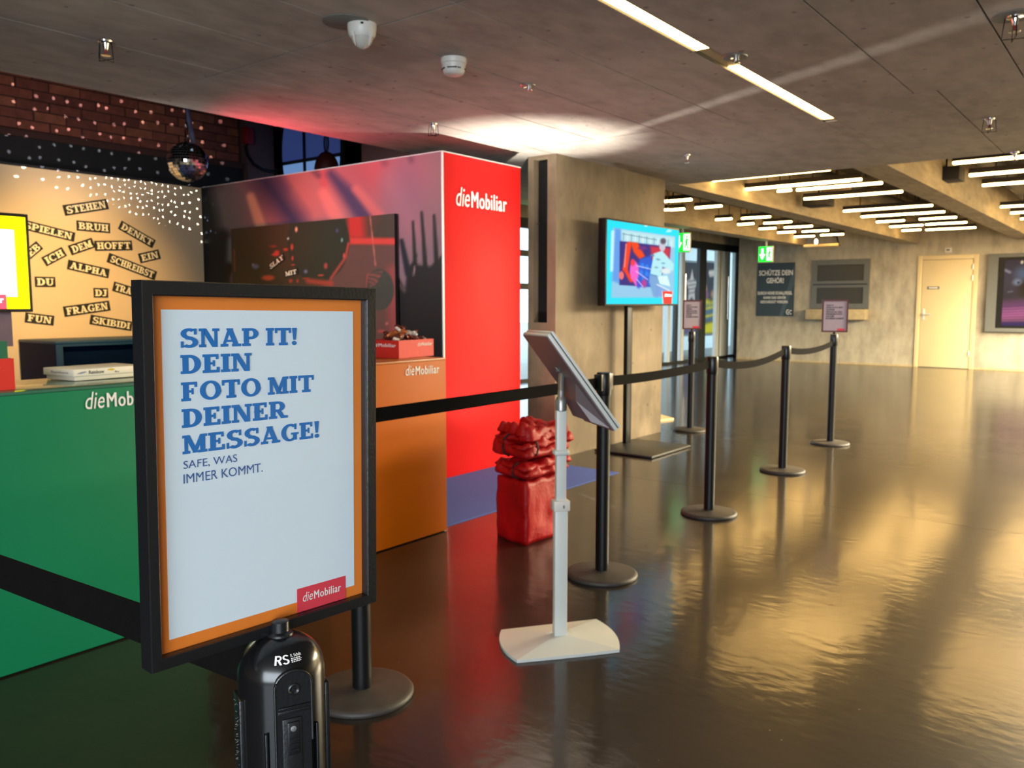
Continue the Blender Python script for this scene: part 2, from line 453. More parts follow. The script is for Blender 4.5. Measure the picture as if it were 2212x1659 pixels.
# ------------------------------------------------------------------ mesh helpers
class MB:
    """collects shapes of one mesh, in world coordinates"""

    def __init__(s):
        s.v, s.f, s.sm = [], [], []

    def add(s, v, f, smooth=False, mw=None):
        o = len(s.v)
        s.v += [tuple(mw @ Vector(p)) if mw is not None else tuple(p) for p in v]
        s.f += [tuple(i + o for i in q) for q in f]
        s.sm += [smooth] * len(f)
        return s

    def box(s, x0, x1, y0, y1, z0, z1, bev=0.0, mw=None, seg=2):
        v = [(x, y, z) for x in (x0, x1) for y in (y0, y1) for z in (z0, z1)]
        f = [(0, 1, 3, 2), (4, 6, 7, 5), (0, 4, 5, 1), (2, 3, 7, 6), (0, 2, 6, 4), (1, 5, 7, 3)]
        if not bev:
            return s.add(v, f, False, mw)
        bm = bmesh.new()
        bv = [bm.verts.new(p) for p in v]
        for q in f:
            bm.faces.new([bv[i] for i in q])
        bmesh.ops.bevel(bm, geom=list(bm.edges), offset=bev, segments=seg, profile=0.5, affect='EDGES')
        bm.verts.index_update()
        s.add([p.co[:] for p in bm.verts], [[p.index for p in q.verts] for q in bm.faces], True, mw)
        bm.free()
        return s

    def lathe(s, prof, c=(0, 0, 0), n=32, mw=None, smooth=True, caps=True):
        """profile [(r, z)...] turned about z through c"""
        v, f = [], []
        for r, z in prof:
            for k in range(n):
                a = 2 * math.pi * k / n
                v.append((c[0] + r * math.cos(a), c[1] + r * math.sin(a), c[2] + z))
        for i in range(len(prof) - 1):
            for k in range(n):
                k2 = (k + 1) % n
                f.append((i * n + k, i * n + k2, (i + 1) * n + k2, (i + 1) * n + k))
        if caps:
            f.append(tuple(reversed(range(n))))
            f.append(tuple((len(prof) - 1) * n + k for k in range(n)))
        return s.add(v, f, smooth, mw)

    def tube(s, pts, r, n=10, mw=None, closed=False):
        pts = [Vector(p) for p in pts]
        v, f = [], []
        m = len(pts)
        ref = Vector((0, 0, 1))
        for i, p in enumerate(pts):
            a, b = pts[(i - 1) % m if closed else max(0, i - 1)], pts[(i + 1) % m if closed else min(m - 1, i + 1)]
            t = (b - a).normalized()
            rr = ref if abs(t.dot(ref)) < 0.95 else Vector((1, 0, 0))
            x = t.cross(rr).normalized()
            y = x.cross(t)
            for k in range(n):
                an = 2 * math.pi * k / n
                v.append(p + (x * math.cos(an) + y * math.sin(an)) * r)
        for i in range(m if closed else m - 1):
            j = (i + 1) % m
            for k in range(n):
                k2 = (k + 1) % n
                f.append((i * n + k, i * n + k2, j * n + k2, j * n + k))
        if not closed:
            f.append(tuple(reversed(range(n))))
            f.append(tuple((m - 1) * n + k for k in range(n)))
        return s.add(v, f, True, mw)

    def prism(s, pts, d, mw=None):
        """closed polygon of 3D points, extruded by the vector d"""
        d = Vector(d)
        n = len(pts)
        v = [Vector(p) for p in pts] + [Vector(p) + d for p in pts]
        f = [tuple(range(n)), tuple(reversed(range(n, 2 * n)))] + [(i, n + i, n + (i + 1) % n, (i + 1) % n) for i in range(n)]
        return s.add(v, f, False, mw)

    def build(s, name, material, root=None):
        me = bpy.data.meshes.new(name)
        vs = s.v
        if root is not None:
            inv = wm(root).inverted()
            vs = [tuple(inv @ Vector(p)) for p in vs]
        me.from_pydata(vs, [], s.f)
        me.polygons.foreach_set('use_smooth', s.sm)
        if any(s.sm):
            me.set_sharp_from_angle(angle=math.radians(40))
        me.validate()
        bm = bmesh.new()
        bm.from_mesh(me)
        bmesh.ops.recalc_face_normals(bm, faces=bm.faces)
        bm.to_mesh(me)
        bm.free()
        me.materials.append(material)
        o = bpy.data.objects.new(name, me)
        COL.objects.link(o)
        if root is not None:
            o.parent = root
        return o


def wm(o):
    m = Matrix.LocRotScale(o.location, o.rotation_euler, o.scale)
    return wm(o.parent) @ m if o.parent else m


def tag(o, label, cat, group=None):
    o['label'] = label
    o['category'] = cat
    if group:
        o['group'] = group
    return o


def thing(name, label, cat, loc, rz=0.0, group=None):
    o = bpy.data.objects.new(name, None)
    COL.objects.link(o)
    o.location = loc
    o.rotation_euler = (0, 0, rz)
    o.empty_display_size = 0.1
    return tag(o, label, cat, group)


def struct(o, label=None):
    o['kind'] = 'structure'
    if label:
        o['label'] = label
    return o


def B(*a, **k):
    return MB().box(*a, **k)


def copy_tree(o, parent=None):
    c = o.copy()
    COL.objects.link(c)
    if parent is not None:
        c.parent = parent
    for ch in list(o.children):
        copy_tree(ch, c)
    return c


def frame_mat(origin, xa, ya):
    """matrix whose local x, y run along xa, ya; z is the outward normal"""
    x = Vector(xa).normalized()
    y = Vector(ya).normalized()
    z = x.cross(y)
    return Matrix(((x.x, y.x, z.x, origin[0]), (x.y, y.y, z.y, origin[1]), (x.z, y.z, z.z, origin[2]), (0, 0, 0, 1)))


# ------------------------------------------------------------------ lettering: a heavy slab serif drawn from strokes
def R4(x0, y0, x1, y1):
    return [(x0, y0), (x1, y0), (x1, y1), (x0, y1)]


def dg(xa, ya, xb, yb, w):
    return [(xa, ya), (xa + w, ya), (xb + w, yb), (xb, yb)]


def arc(cx, cy, rx, ry, tx, ty, a0, a1, n=14):
    out = []
    for i in range(n):
        q = []
        for a, k in ((i, 0), (i + 1, 0), (i + 1, 1), (i, 1)):
            t = math.radians(a0 + (a1 - a0) * a / n)
            q.append((cx + (rx - tx * k) * math.cos(t), cy + (ry - ty * k) * math.sin(t)))
        out.append(q)
    return out


ST, TH, SE = 0.255, 0.148, 0.082


def _stem(x, y0=0.0, y1=1.0, st=ST, b=True, t=True):
    p = [R4(x, y0, x + st, y1)]
    if b:
        p.append(R4(x - SE, y0, x + st + SE, y0 + TH))
    if t:
        p.append(R4(x - SE, y1 - TH, x + st + SE, y1))
    return p


def glyph(ch):
    if ch == ' ':
        return [], 0.26
    if ch == '!':
        return [[(0.07, 0.30), (0.21, 0.30), (0.27, 1.0), (0.01, 1.0)]] + arc(0.14, 0.115, 0.13, 0.125, 0.129, 0.124, 0, 360, 18), 0.30
    if ch == 'I':
        return _stem(SE), ST + 2 * SE
    if ch == 'J':
        return [R4(0.22, 0.25, 0.22 + ST, 1), R4(0.10, 1 - TH, 0.22 + ST + SE, 1)] + arc(0.17, 0.22, 0.285, 0.24, ST, 0.14, -150, 0), 0.56
    if ch == 'H':
        return _stem(SE) + _stem(0.56) + [R4(SE, 0.43, 0.6, 0.57)], 0.56 + ST + SE
    if ch == 'N':
        return [R4(0.09, 0, 0.24, 1), R4(0, 0, 0.33, TH), R4(0, 1 - TH, 0.3, 1), dg(0.60, 0, 0.09, 1, 0.25), R4(0.70, 0, 0.85, 1), R4(0.61, 1 - TH, 0.94, 1)], 0.94
    if ch == 'M':
        return [R4(0.09, 0, 0.25, 1), R4(0, 0, 0.34, TH), R4(0, 1 - TH, 0.3, 1), dg(0.47, 0.02, 0.10, 1, 0.22), dg(0.42, 0.02, 0.78, 1, 0.20), R4(0.77, 0, 1.0, 1), R4(0.68, 0, 1.09, TH), R4(0.8, 1 - TH, 1.09, 1)], 1.09
    if ch == 'A':
        return [dg(0.06, 0, 0.36, 1, 0.15), dg(0.64, 0, 0.30, 1, 0.26), R4(0.2, 0.25, 0.7, 0.37), R4(0, 0, 0.36, TH), R4(0.54, 0, 0.98, TH), R4(0.28, 0.9, 0.6, 1)], 0.98
    if ch == 'D':
        return _stem(SE) + [R4(SE, 0, 0.42, TH), R4(SE, 1 - TH, 0.42, 1)] + arc(0.38, 0.5, 0.48, 0.5, ST + 0.02, TH, -90, 90), 0.88
    if ch in 'PRB':
        p = _stem(SE)
        if ch == 'B':
            p += [R4(SE, 0.46, 0.45, 0.58), R4(SE, 0, 0.45, TH), R4(SE, 1 - TH, 0.42, 1)] + arc(0.42, 0.77, 0.33, 0.23, 0.22, 0.12, -90, 90) + arc(0.43, 0.28, 0.39, 0.28, 0.24, 0.13, -90, 90)
            return p, 0.83
        p += [R4(SE, 1 - TH, 0.45, 1), R4(SE, 0.38, 0.45, 0.38 + TH)] + arc(0.43, 0.69, 0.38, 0.31, ST, 0.13, -90, 90)
        if ch == 'R':
            p += [dg(0.60, 0, 0.36, 0.44, 0.25), R4(0.60, 0, 0.95, TH)]
            return p, 0.95
        return p, 0.83
    if ch in 'EFL':
        p = _stem(SE)
        if ch != 'L':
            p += [R4(SE, 1 - TH, 0.70, 1), R4(0.58, 0.72, 0.70, 1), R4(SE, 0.44, 0.54, 0.57), R4(0.44, 0.34, 0.54, 0.67)]
        if ch != 'F':
            p += [R4(SE, 0, 0.74, TH), R4(0.61, 0, 0.74, 0.30)]
        return p, 0.76
    if ch == 'T':
        return [R4(0.31, 0, 0.31 + ST, 1), R4(0.2, 0, 0.42 + ST, TH), R4(0, 1 - TH, 0.85, 1), R4(0, 0.70, 0.12, 1), R4(0.73, 0.70, 0.85, 1)], 0.85
    if ch == 'O':
        return arc(0.48, 0.5, 0.48, 0.52, ST, 0.14, 0, 360, 32), 0.96
    if ch in 'CG':
        p = arc(0.48, 0.5, 0.48, 0.52, ST, 0.14, 48, 315, 26) + [R4(0.70, 0.66, 0.82, 1.0)]
        if ch == 'G':
            p += [R4(0.62, 0.04, 0.62 + 0.22, 0.46), R4(0.52, 0.36, 0.93, 0.48)]
            return p, 0.93
        return p, 0.88
    if ch == 'S':
        return arc(0.40, 0.735, 0.37, 0.285, 0.25, 0.15, 40, 275, 18) + arc(0.40, 0.270, 0.39, 0.290, 0.25, 0.155, -140, 95, 18) + [[(0.22, 0.44), (0.55, 0.38), (0.56, 0.56), (0.22, 0.62)], R4(0.60, 0.68, 0.72, 1.0), R4(0.02, 0.0, 0.14, 0.33)], 0.79
    if ch == 'U':
        return [R4(SE, 0.3, SE + ST, 1), R4(0, 1 - TH, 2 * SE + ST, 1), R4(0.62, 0.3, 0.77, 1), R4(0.54, 1 - TH, 0.85, 1)] + arc(0.427, 0.33, 0.343, 0.35, 0.19, 0.15, 180, 360), 0.86
    if ch == 'K':
        return _stem(SE) + [dg(0.32, 0.46, 0.58, 1, 0.15), dg(0.62, 0, 0.34, 0.56, 0.24), R4(0.58, 0, 0.95, TH), R4(0.50, 1 - TH, 0.86, 1)], 0.95
    if ch == 'Y':
        return [R4(0.33, 0, 0.33 + ST, 0.5), R4(0.22, 0, 0.44 + ST, TH), dg(0.33, 0.42, 0.08, 1, 0.24), dg(0.42, 0.42, 0.68, 1, 0.15), R4(0, 1 - TH, 0.38, 1), R4(0.58, 1 - TH, 0.92, 1)], 0.92
    return [R4(0, 0, 0.5, 1)], 0.5


def slab(text, gap=0.045):
    polys, x = [], 0.0
    for ch in text:
        p, w = glyph(ch)
        polys += [[(a + x, b) for a, b in q] for q in p]
        x += w + gap
    x -= gap
    return [[(a / x, b) for a, b in q] for q in polys]   # unit width, unit cap height


def sans(text, bold=0.0, shear=0.0, space=1.0):
    cu = bpy.data.curves.new('lettering', 'FONT')
    cu.body = text
    cu.offset = bold
    cu.shear = shear
    cu.space_character = space
    cu.resolution_u = 3
    ob = bpy.data.objects.new('lettering', cu)
    COL.objects.link(ob)
    bpy.context.view_layer.update()
    me = ob.evaluated_get(bpy.context.evaluated_depsgraph_get()).to_mesh()
    vs = [v.co[:2] for v in me.vertices]
    polys = [[vs[i] for i in p.vertices] for p in me.polygons]
    bpy.data.objects.remove(ob)
    bpy.data.curves.remove(cu)
    return polys


def fit(polys, x0, x1, y0=None, y1=None):
    xs = [p[0] for q in polys for p in q]
    k = (x1 - x0) / (max(xs) - min(xs))
    ys = [p[1] for q in polys for p in q]
    ky, oy = (k, 0) if y0 is None else ((y1 - y0) / (max(ys) - min(ys)), 0)
    mn = 0 if y0 is None else min(ys)
    return [[(x0 + (p[0] - min(xs)) * k, (y0 or 0) + (p[1] - mn) * ky) for p in q] for q in polys]


_logo = None
_logo_levels = []


def logo_polys():
    """the insurer's word mark: light italic 'die', bold 'Mobiliar'; unit width, base at 0"""
    global _logo
    if _logo is None:
        a = fit(sans('die', 0.0, 0.22), 0, 0.255)
        b0 = sans('Mobiliar', 0.0, 0.0, 1.10)
        b = fit([[(x + d_, y) for x, y in q] for d_ in (-0.022, -0.008, 0.008, 0.022) for q in b0], 0.285, 1.0)
        a = [[(x, y * 1.02) for x, y in q] for q in a]
        _logo = a + b
        _logo_levels[:] = [0] * len(a) + [i // len(b0) for i in range(len(b))]
    return _logo


def letters(name, polys, material, root, mw, lift=0.0012, kx=1.0, ky=1.0):
    """flat letters in the local x-y plane of mw, standing LIFT proud of it"""
    mb = MB()
    for i, q in enumerate(polys):
        # overlapping strokes lie on hair-thin layers so that they never share one plane
        lv = _logo_levels[i] if polys is _logo else i % 40
        mb.add([(x * kx, y * ky, lift + lv * 1.5e-5) for x, y in q], [tuple(range(len(q)))], False, mw)
    me = bpy.data.meshes.new(name)
    vs = mb.v
    if root is not None:
        inv = wm(root).inverted()
        vs = [tuple(inv @ Vector(p)) for p in vs]
    me.from_pydata(vs, [], mb.f)
    me.materials.append(material)
    o = bpy.data.objects.new(name, me)
    COL.objects.link(o)
    o.parent = root
    return o


def logo_at(root, p0, p1, normal, hgt, material=None, name='lettering'):
    """word mark between two base points of a face"""
    p0, p1 = Vector(p0), Vector(p1)
    x = p1 - p0
    w = x.length
    x.normalize()
    y = Vector(normal).cross(x).normalized()
    ys = max(p[1] for q in logo_polys() for p in q)
    return letters(name, logo_polys(), material or M['white_ink'], root, frame_mat(p0, x, y), 0.003, w, hgt / ys)


def grid_print(name, nx, ny, P00, PX, PY, color, material, root):
    """a flat picture: nx x ny cells over the parallelogram P00 + s PX + t PY, coloured by color(s, t) in sRGB 0-255"""
    P00, PX, PY = Vector(P00), Vector(PX), Vector(PY)
    s, t = np.meshgrid(np.linspace(0, 1, nx + 1), np.linspace(0, 1, ny + 1))
    v = np.stack([P00[i] + s * PX[i] + t * PY[i] for i in range(3)], -1).reshape(-1, 3)
    if root is not None:
        im = np.array(wm(root).inverted())
        v = v @ im[:3, :3].T + im[:3, 3]
    k = np.arange(nx * ny)
    i, j = k % nx, k // nx
    a = j * (nx + 1) + i
    f = np.stack([a, a + 1, a + nx + 2, a + nx + 1], 1)
    me = bpy.data.meshes.new(name)
    me.from_pydata(v.tolist(), [], f.tolist())
    c = np.clip(color(s, t), 0, 255) / 255.0
    c = np.where(c <= 0.04045, c / 12.92, ((c + 0.055) / 1.055) ** 2.4)
    c = np.concatenate([c, np.ones(c.shape[:2] + (1,))], -1).reshape(-1, 4)
    at_ = me.color_attributes.new('Col', 'FLOAT_COLOR', 'POINT')
    at_.data.foreach_set('color', c.astype(np.float32).ravel())
    me.materials.append(material)
    o = bpy.data.objects.new(name, me)
    COL.objects.link(o)
    if root is not None:
        o.parent = root
    return o


class Paint:
    """small painter for the flat pictures: coordinates in whatever units the caller gives"""

    def __init__(s, x, y, base):
        s.x, s.y = x, y
        s.c = np.ones(x.shape + (3,)) * np.array(base, float)

    def mix(s, a, col):
        a = np.clip(a, 0, 1)[..., None]
        s.c = s.c * (1 - a) + np.array(col, float) * a

    def ell(s, cx, cy, rx, ry, col, soft=0.1, op=1.0):
        d = np.sqrt(((s.x - cx) / rx) ** 2 + ((s.y - cy) / ry) ** 2)
        s.mix(op * np.clip((1 + soft - d) / (2 * soft), 0, 1), col)

    def seg(s, x0, y0, x1, y1, w, col, soft=2.0, op=1.0, w1=None):
        dx, dy = x1 - x0, y1 - y0
        t = np.clip(((s.x - x0) * dx + (s.y - y0) * dy) / (dx * dx + dy * dy), 0, 1)
        d = np.hypot(s.x - x0 - t * dx, s.y - y0 - t * dy)
        ww = w + ((w1 if w1 is not None else w) - w) * t
        s.mix(op * np.clip((ww + soft - d) / (2 * soft), 0, 1), col)

    def poly(s, pts, col, soft=2.0, op=1.0):
        inside = np.zeros(s.x.shape, bool)
        dist = np.full(s.x.shape, 1e9)
        n = len(pts)
        for i in range(n):
            (x0, y0), (x1, y1) = pts[i], pts[(i + 1) % n]
            cr = ((y0 > s.y) != (y1 > s.y)) & (s.x < (x1 - x0) * (s.y - y0) / ((y1 - y0) or 1e-9) + x0)
            inside ^= cr
            dx, dy = x1 - x0, y1 - y0
            t = np.clip(((s.x - x0) * dx + (s.y - y0) * dy) / (dx * dx + dy * dy + 1e-12), 0, 1)
            dist = np.minimum(dist, np.hypot(s.x - x0 - t * dx, s.y - y0 - t * dy))
        d = np.where(inside, dist, -dist)
        s.mix(op * np.clip((d + soft) / (2 * soft), 0, 1), col)


# ------------------------------------------------------------------ the setting: floor
HC = 2.47                       # underside of the low concrete ceiling
fl = struct(B(-4.2, 20.2, -4.2, 8.3, -0.25, -0.012).build('floor', M['dark_joint']))
for xa, xb in ((-4.2, 5.30), (5.30, 20.2)):
    B(xa + 0.0015, xb - 0.0015, -4.2, 8.3, -0.012, 0.0).build('floor_slab', M['floor'], fl)

# ------------------------------------------------------------------ low concrete ceiling, panel by panel
SY0, SY1, SX1 = 1.742, 1.832, 5.70      # channel of the strip light
ce = MB()
ce.box(-4.2, 7.75, -4.2, SY0, HC + 0.05, 4.3)
ce.box(-4.2, 7.75, SY1, 4.785, HC + 0.05, 4.3)
ce.box(-4.2, 7.75, SY0, SY1, HC + 0.09, 4.3)
ce.box(SX1, 7.75, SY0, SY1, HC + 0.05, HC + 0.09)
ce.box(6.0, 7.75, 5.545, 8.1, HC + 0.05, 4.3)
ce.box(5.0, 7.75, 4.785, 5.545, HC + 0.05, 4.3)
ce = struct(ce.build('ceiling', M['dark_joint']))
G = 0.0045
XB = [-4.2, -2.79, -0.11, 2.57, 5.25, 6.90, 7.75]
YBS = [-4.2, -1.5, -0.43, 0.11, 0.65, 1.19, SY0, SY1, 2.29, 2.82, 3.345, 3.90, 4.79]
YBL = [-4.2, -1.5, 0.0, 1.07, SY0, SY1, 2.82, 3.90, 4.79]
for i in range(len(XB) - 1):
    ys = YBS if i < 4 else YBL
    for j in range(len(ys) - 1):
        x0, x1 = XB[i], XB[i + 1]
        if ys[j] == SY0:
            if x1 <= SX1:
                continue
            x0 = max(x0, SX1)
        B(x0 + G, x1 - (G if i < 5 else 0), ys[j] + (G if ys[j] != SY1 else 0), ys[j + 1] - (G if ys[j + 1] not in (SY0, 4.79) else 0), HC, HC + 0.055).build('ceiling_panel', M['ceil'], ce)
for x0, x1 in ((6.0, 6.9), (6.9, 7.75)):
    for y0, y1 in ((5.55, 6.95), (6.956, 8.1)):
        B(x0 + G, x1 - G, y0, y1, HC, HC + 0.055).build('ceiling_panel', M['ceil'], ce)
for x0, x1 in ((5.0, 6.9), (6.9, 7.75)):
    B(x0 + G, x1 - G, 4.793, 5.546, HC, HC + 0.055).build('ceiling_panel', M['ceil'], ce)
# hall ceiling, beams
struct(B(7.75, 20.2, -4.2, 8.3, 3.25, 3.5).build('ceiling_hall', M['void']))
for y0 in (-1.95, 0.0, 1.95, 3.92, 5.90):
    struct(B(7.755, 18.2 if y0 < 5.5 else 17.45, y0, y0 + 0.28, HC, 3.25).build('beam', M['beam']))
# walls of the hall
struct(B(18.2, 18.5, -4.2, 7.66, 0, 3.25).build('wall_back', M['wall']))
struct(B(18.5, 20.0, 7.45, 7.66, 0, 3.25).build('wall_return', M['wall']))
struct(B(19.55, 19.8, 7.66, 8.1, 0, 3.25).build('wall_corner', M['wall']))
struct(B(-4.4, 20.2, -4.4, -4.2, 0, 3.5).build('wall_right', M['wall']))
struct(B(-4.4, -4.2, -4.2, 8.3, 0, 4.3).build('wall_near', M['wall']))
struct(B(18.19, 18.205, -4.2, 2.83, 0, 0.035).build('baseboard_back', M['ledge']))
struct(B(18.19, 18.205, 3.90, 7.66, 0, 0.035).build('baseboard_back', M['ledge']))
# header over the glass front, wall beside it
struct(B(6.0, 20.0, 8.1, 8.3, 2.64, 4.3).build('wall_front_header', M['wall']))
struct(B(6.0, 8.6, 8.1, 8.3, 0, 2.64).build('wall_front', M['wall']))
# pillar with the deep slot
PX0, PX1, PY0, PY1 = 5.54, 7.38, 3.88, 4.16
pl = MB()
sy0, sy1, sz0, sz1 = 3.965, 4.105, 1.12, 2.385
pl.box(PX0 + 0.14, PX1, PY0, PY1, 0, HC)
pl.box(PX0, PX0 + 0.14, PY0, sy0, 0, HC)
pl.box(PX0, PX0 + 0.14, sy1, PY1, 0, HC)
pl.box(PX0, PX0 + 0.14, sy0, sy1, 0, sz0)
pl.box(PX0, PX0 + 0.14, sy0, sy1, sz1 + 0.06, HC)
pl = struct(pl.build('pillar', M['pillar']))
B(PX0 + 0.06, PX0 + 0.138, sy0 + 0.001, sy1 - 0.001, sz0 + 0.001, sz1 + 0.05, bev=0.012).build('slot_lining', mat('slot_black', (9, 8, 8), 0.9, noise=0.1), pl)
MB().tube([(PX0 + 0.028, 4.10, 1.93), (PX0 + 0.028, 4.055, 1.93)], 0.006, 8).build('clip', M['chrome'], pl)

# ------------------------------------------------------------------ high space above the booth: bricks, dark band, column, round window
YBR = 8.2
wb = MB()
wb.box(-4.2, 6.0, YBR, YBR + 0.2, 2.80, 4.3)
wb = struct(wb.build('wall_left', M['mortar']))
zb, pitch, blen = 2.845, 0.0915, 0.284
x_first = at(33, 176, 'y', YBR).x
for r in range(6):
    for k in range(-3, 11):
        x0 = x_first + (k - 0.5 * (r % 2) + random.uniform(-0.02, 0.02)) * blen
        x1 = min(x0 + blen - 0.014, 5.55)
        if x1 - x0 < 0.05:
            continue
        d = random.uniform(0.008, 0.016)
        B(x0, x1, YBR - d, YBR, zb + r * pitch, zb + (r + 1) * pitch - 0.013).build('brick', random.choice(brick_mats), wb)
struct(B(-4.2, 6.0, YBR - 0.06, YBR + 0.2, 0, 2.80).build('wall_left_lower', M['black_paint']))
struct(B(-4.2, 6.2, YBR - 0.09, YBR - 0.06, 2.76, 2.82).build('trim_1', M['mortar']))
struct(B(6.0, 6.15, 5.55, YBR, 0, 4.3).build('wall_booth_end', mat('dark_brown_paint', (60, 34, 32), 0.8, noise=0.15, scale=3)))
struct(B(4.985, 4.999, 4.79, 5.55, HC, 4.3).build('trim_2', bpy.data.materials['dark_brown_paint']))
struct(B(-4.2, 6.15, 4.79, YBR + 0.2, 4.3, 4.5).build('ceiling_booth', M['void']))
cl = struct(B(5.57, 5.93, YBR - 0.14, YBR - 0.001, 0, 4.3, bev=0.02).build('column', M['column']))
# lit arched window in the end wall
wn = struct(B(5.975, 6.0, 6.93, 8.0, 2.2, 3.9, bev=0.01).build('window_1', M['black_paint']))
yc, zc = 7.47, 2.95
mb1, mb2 = MB(), MB()
pts = [(5.972, yc + 0.49 * math.cos(R(a)), zc + 0.72 * math.sin(R(a))) for a in range(0, 360, 6)]
zs = at(650, 352, 'x', 5.97).z
mb1.prism([p for p in pts if p[2] > zs] , (-0.012, 0, 0))
low = sorted([p for p in pts if p[2] <= zs], key=lambda p: math.atan2(p[2] - zc, p[1] - yc))
mb2.prism(low + [(5.972, low[-1][1], zs), (5.972, low[0][1], zs)], (-0.012, 0, 0))
mb1.build('pane', M['window_blue'], wn)
mb2.build('pane', M['window_pale'], wn)
MB().box(5.945, 5.961, at(657, 330, 'x', 5.95).y - 0.018, at(657, 330, 'x', 5.95).y + 0.018, 2.25, 3.7).build('glazing_bar', M['black_paint'], wn)

# ------------------------------------------------------------------ glass front of the hall
YG = 8.1
wg = struct(B(8.6, 19.55, YG, YG + 0.10, 2.48, 2.64).build('window_2', M['anthracite']))
ux = lambda u: at(u, 780, 'y', YG).x
B(ux(1592) - 0.2, 19.55, YG - 0.05, YG + 0.10, 0, 2.48).build('jamb', M['anthracite'], wg)
B(8.6, 19.55, YG + 0.02, YG + 0.08, 0.0, 0.05).build('threshold', M['anthracite'], wg)
for u, w_, m_ in ((1514, 0.34, 'anthracite'), (1459.7, 0.10, 'anthracite'), (1443, 0.10, 'alu'), (1472, 0.12, 'alu'), (1548, 0.20, 'alu'), (1553.5, 0.16, 'alu'), (1565, 0.34, 'alu'), (1585, 0.16, 'alu')):
    x = ux(u)
    B(x - w_ / 2, x + w_ / 2, YG - 0.01, YG + 0.07, 0.05, 2.48).build('mullion', M[m_], wg)
for x in (8.66, 9.6, 10.45, 11.2, 12.0, 12.9):
    B(x - 0.04, x + 0.04, YG - 0.01, YG + 0.07, 0.05, 2.48).build('mullion', M['anthracite'], wg)
for z in (1.55, 2.08):
    B(8.7, 12.9, YG, YG + 0.06, z - 0.05, z + 0.05).build('transom', M['anthracite'], wg)
edges = [8.7, 9.56, 9.64, 10.41, 10.49, 11.16, 11.24, 11.96, 12.04, 12.86, 12.94, ux(1443) - 0.06, ux(1443) + 0.06, ux(1459) - 0.06, ux(1460.5) + 0.06, ux(1471) - 0.06, ux(1473) + 0.06, ux(1510), ux(1518), ux(1545), ux(1570), ux(1582)]
for a, b in zip(edges[::2], edges[1::2]):
    if b - a > 0.05:
        B(a, b, YG + 0.03, YG + 0.042, 0.05, 2.48).build('pane', M['glass'], wg)
for u in (1564, 1472):
    MB().tube([(ux(u), YG - 0.06, 0.9), (ux(u), YG - 0.06, 1.9)], 0.02, 10).build('door_handle', M['chrome'], wg)
B(ux(1599) - 0.06, ux(1599) + 0.06, YG - 0.13, YG - 0.05, 2.05, 2.30).build('door_sensor', M['white_plastic'], wg)
# porch beyond the glass
struct(B(-2, 45, 8.3, 60, -0.25, -0.02).build('ground_outside', M['outside_ground']))
struct(B(15.0, 26, 10.4, 10.6, -0.02, 2.9).build('wall_porch', M['lobby_white']))
struct(B(13.2, 26, 8.3, 10.6, 2.9, 3.1).build('ceiling_porch', M['lobby_white']))

# ------------------------------------------------------------------ white door in the back wall
XW = 18.2
y0, y1 = 2.83, 3.90
dr = MB()
dr.box(XW - 0.03, XW + 0.02, y0, y0 + 0.085, 0, 2.22, bev=0.006)
dr.box(XW - 0.03, XW + 0.02, y1 - 0.085, y1, 0, 2.22, bev=0.006)
dr.box(XW - 0.03, XW + 0.02, y0 + 0.08, y1 - 0.08, 2.135, 2.22, bev=0.006)
dr = struct(dr.build('door_1', M['door']))
B(XW - 0.022, XW + 0.01, y0 + 0.092, y1 - 0.092, 0.012, 2.128, bev=0.005).build('door_leaf', M['door'], dr)
hd = MB()
hd.box(XW - 0.032, XW - 0.022, 3.735, 3.775, 0.95, 1.17, bev=0.004)
hd.tube([(XW - 0.03, 3.755, 1.06), (XW - 0.085, 3.755, 1.06), (XW - 0.09, 3.62, 1.06)], 0.012, 8)
hd.build('handle', M['alu'], dr)
for z in (0.25, 1.72, 1.93):
    MB().lathe([(0.012, 0), (0.012, 0.1)], (XW - 0.034, y0 + 0.088, z), 8).build('hinge', M['alu'], dr)
pn = B(XW - 0.03, XW - 0.022, 3.49, 3.71, 1.555, 1.61, bev=0.002).build('name_plate', M['hatch'], dr)
B(XW - 0.032, XW - 0.03, 3.52, 3.68, 1.573, 1.592).build('plate_text', M['white_ink'], dr)


def pix(P):
    """photo pixel of points P (n x 3): used to lay out the flat prints' own pictures"""
    d = P - np.array([0, 0, EYE])
    z = d @ np.array(FWD)
    return CX + F_PX * (d @ np.array(RGT)) / z, CY - F_PX * (d @ np.array(UPV)) / z


# ------------------------------------------------------------------ exhibition booth: photo wall and red wall
BX, BY, YB, BH, BXE = 4.40, 4.06, 7.10, 2.345, 5.312
booth = thing('booth_wall', 'tall red booth wall with white lettering and a blurred concert photo on its long side', 'booth wall', (BX, BY, 0))
B(BX + 0.004, BXE, BY + 0.004, BY + 0.24, 0, BH, bev=0.004).build('red_panel', M['red'], booth)
B(BX + 0.004, BX + 0.24, BY + 0.245, YB + 0.3, 0, BH).build('photo_panel_core', M['black_paint'], booth)
B(BX - 0.004, BX + 0.008, BY - 0.002, BY + 0.010, 0, BH + 0.004).build('corner_trim', M['alu'], booth)
B(BX + 0.012, BXE, BY, BY + 0.012, BH, BH + 0.006).build('edge_trim', M['alu'], booth)
B(BX - 0.002, BX + 0.01, BY + 0.012, YB + 0.3, BH, BH + 0.006).build('edge_trim', M['alu'], booth)
B(BXE + 0.001, BXE + 0.03, BY + 0.06, BY + 0.24, 0, BH - 0.01).build('end_cap', M['black_paint'], booth)
logo_at(booth, at(985, 443.8, 'y', BY), at(1094, 458, 'y', BY), (0, -1, 0), 0.135)


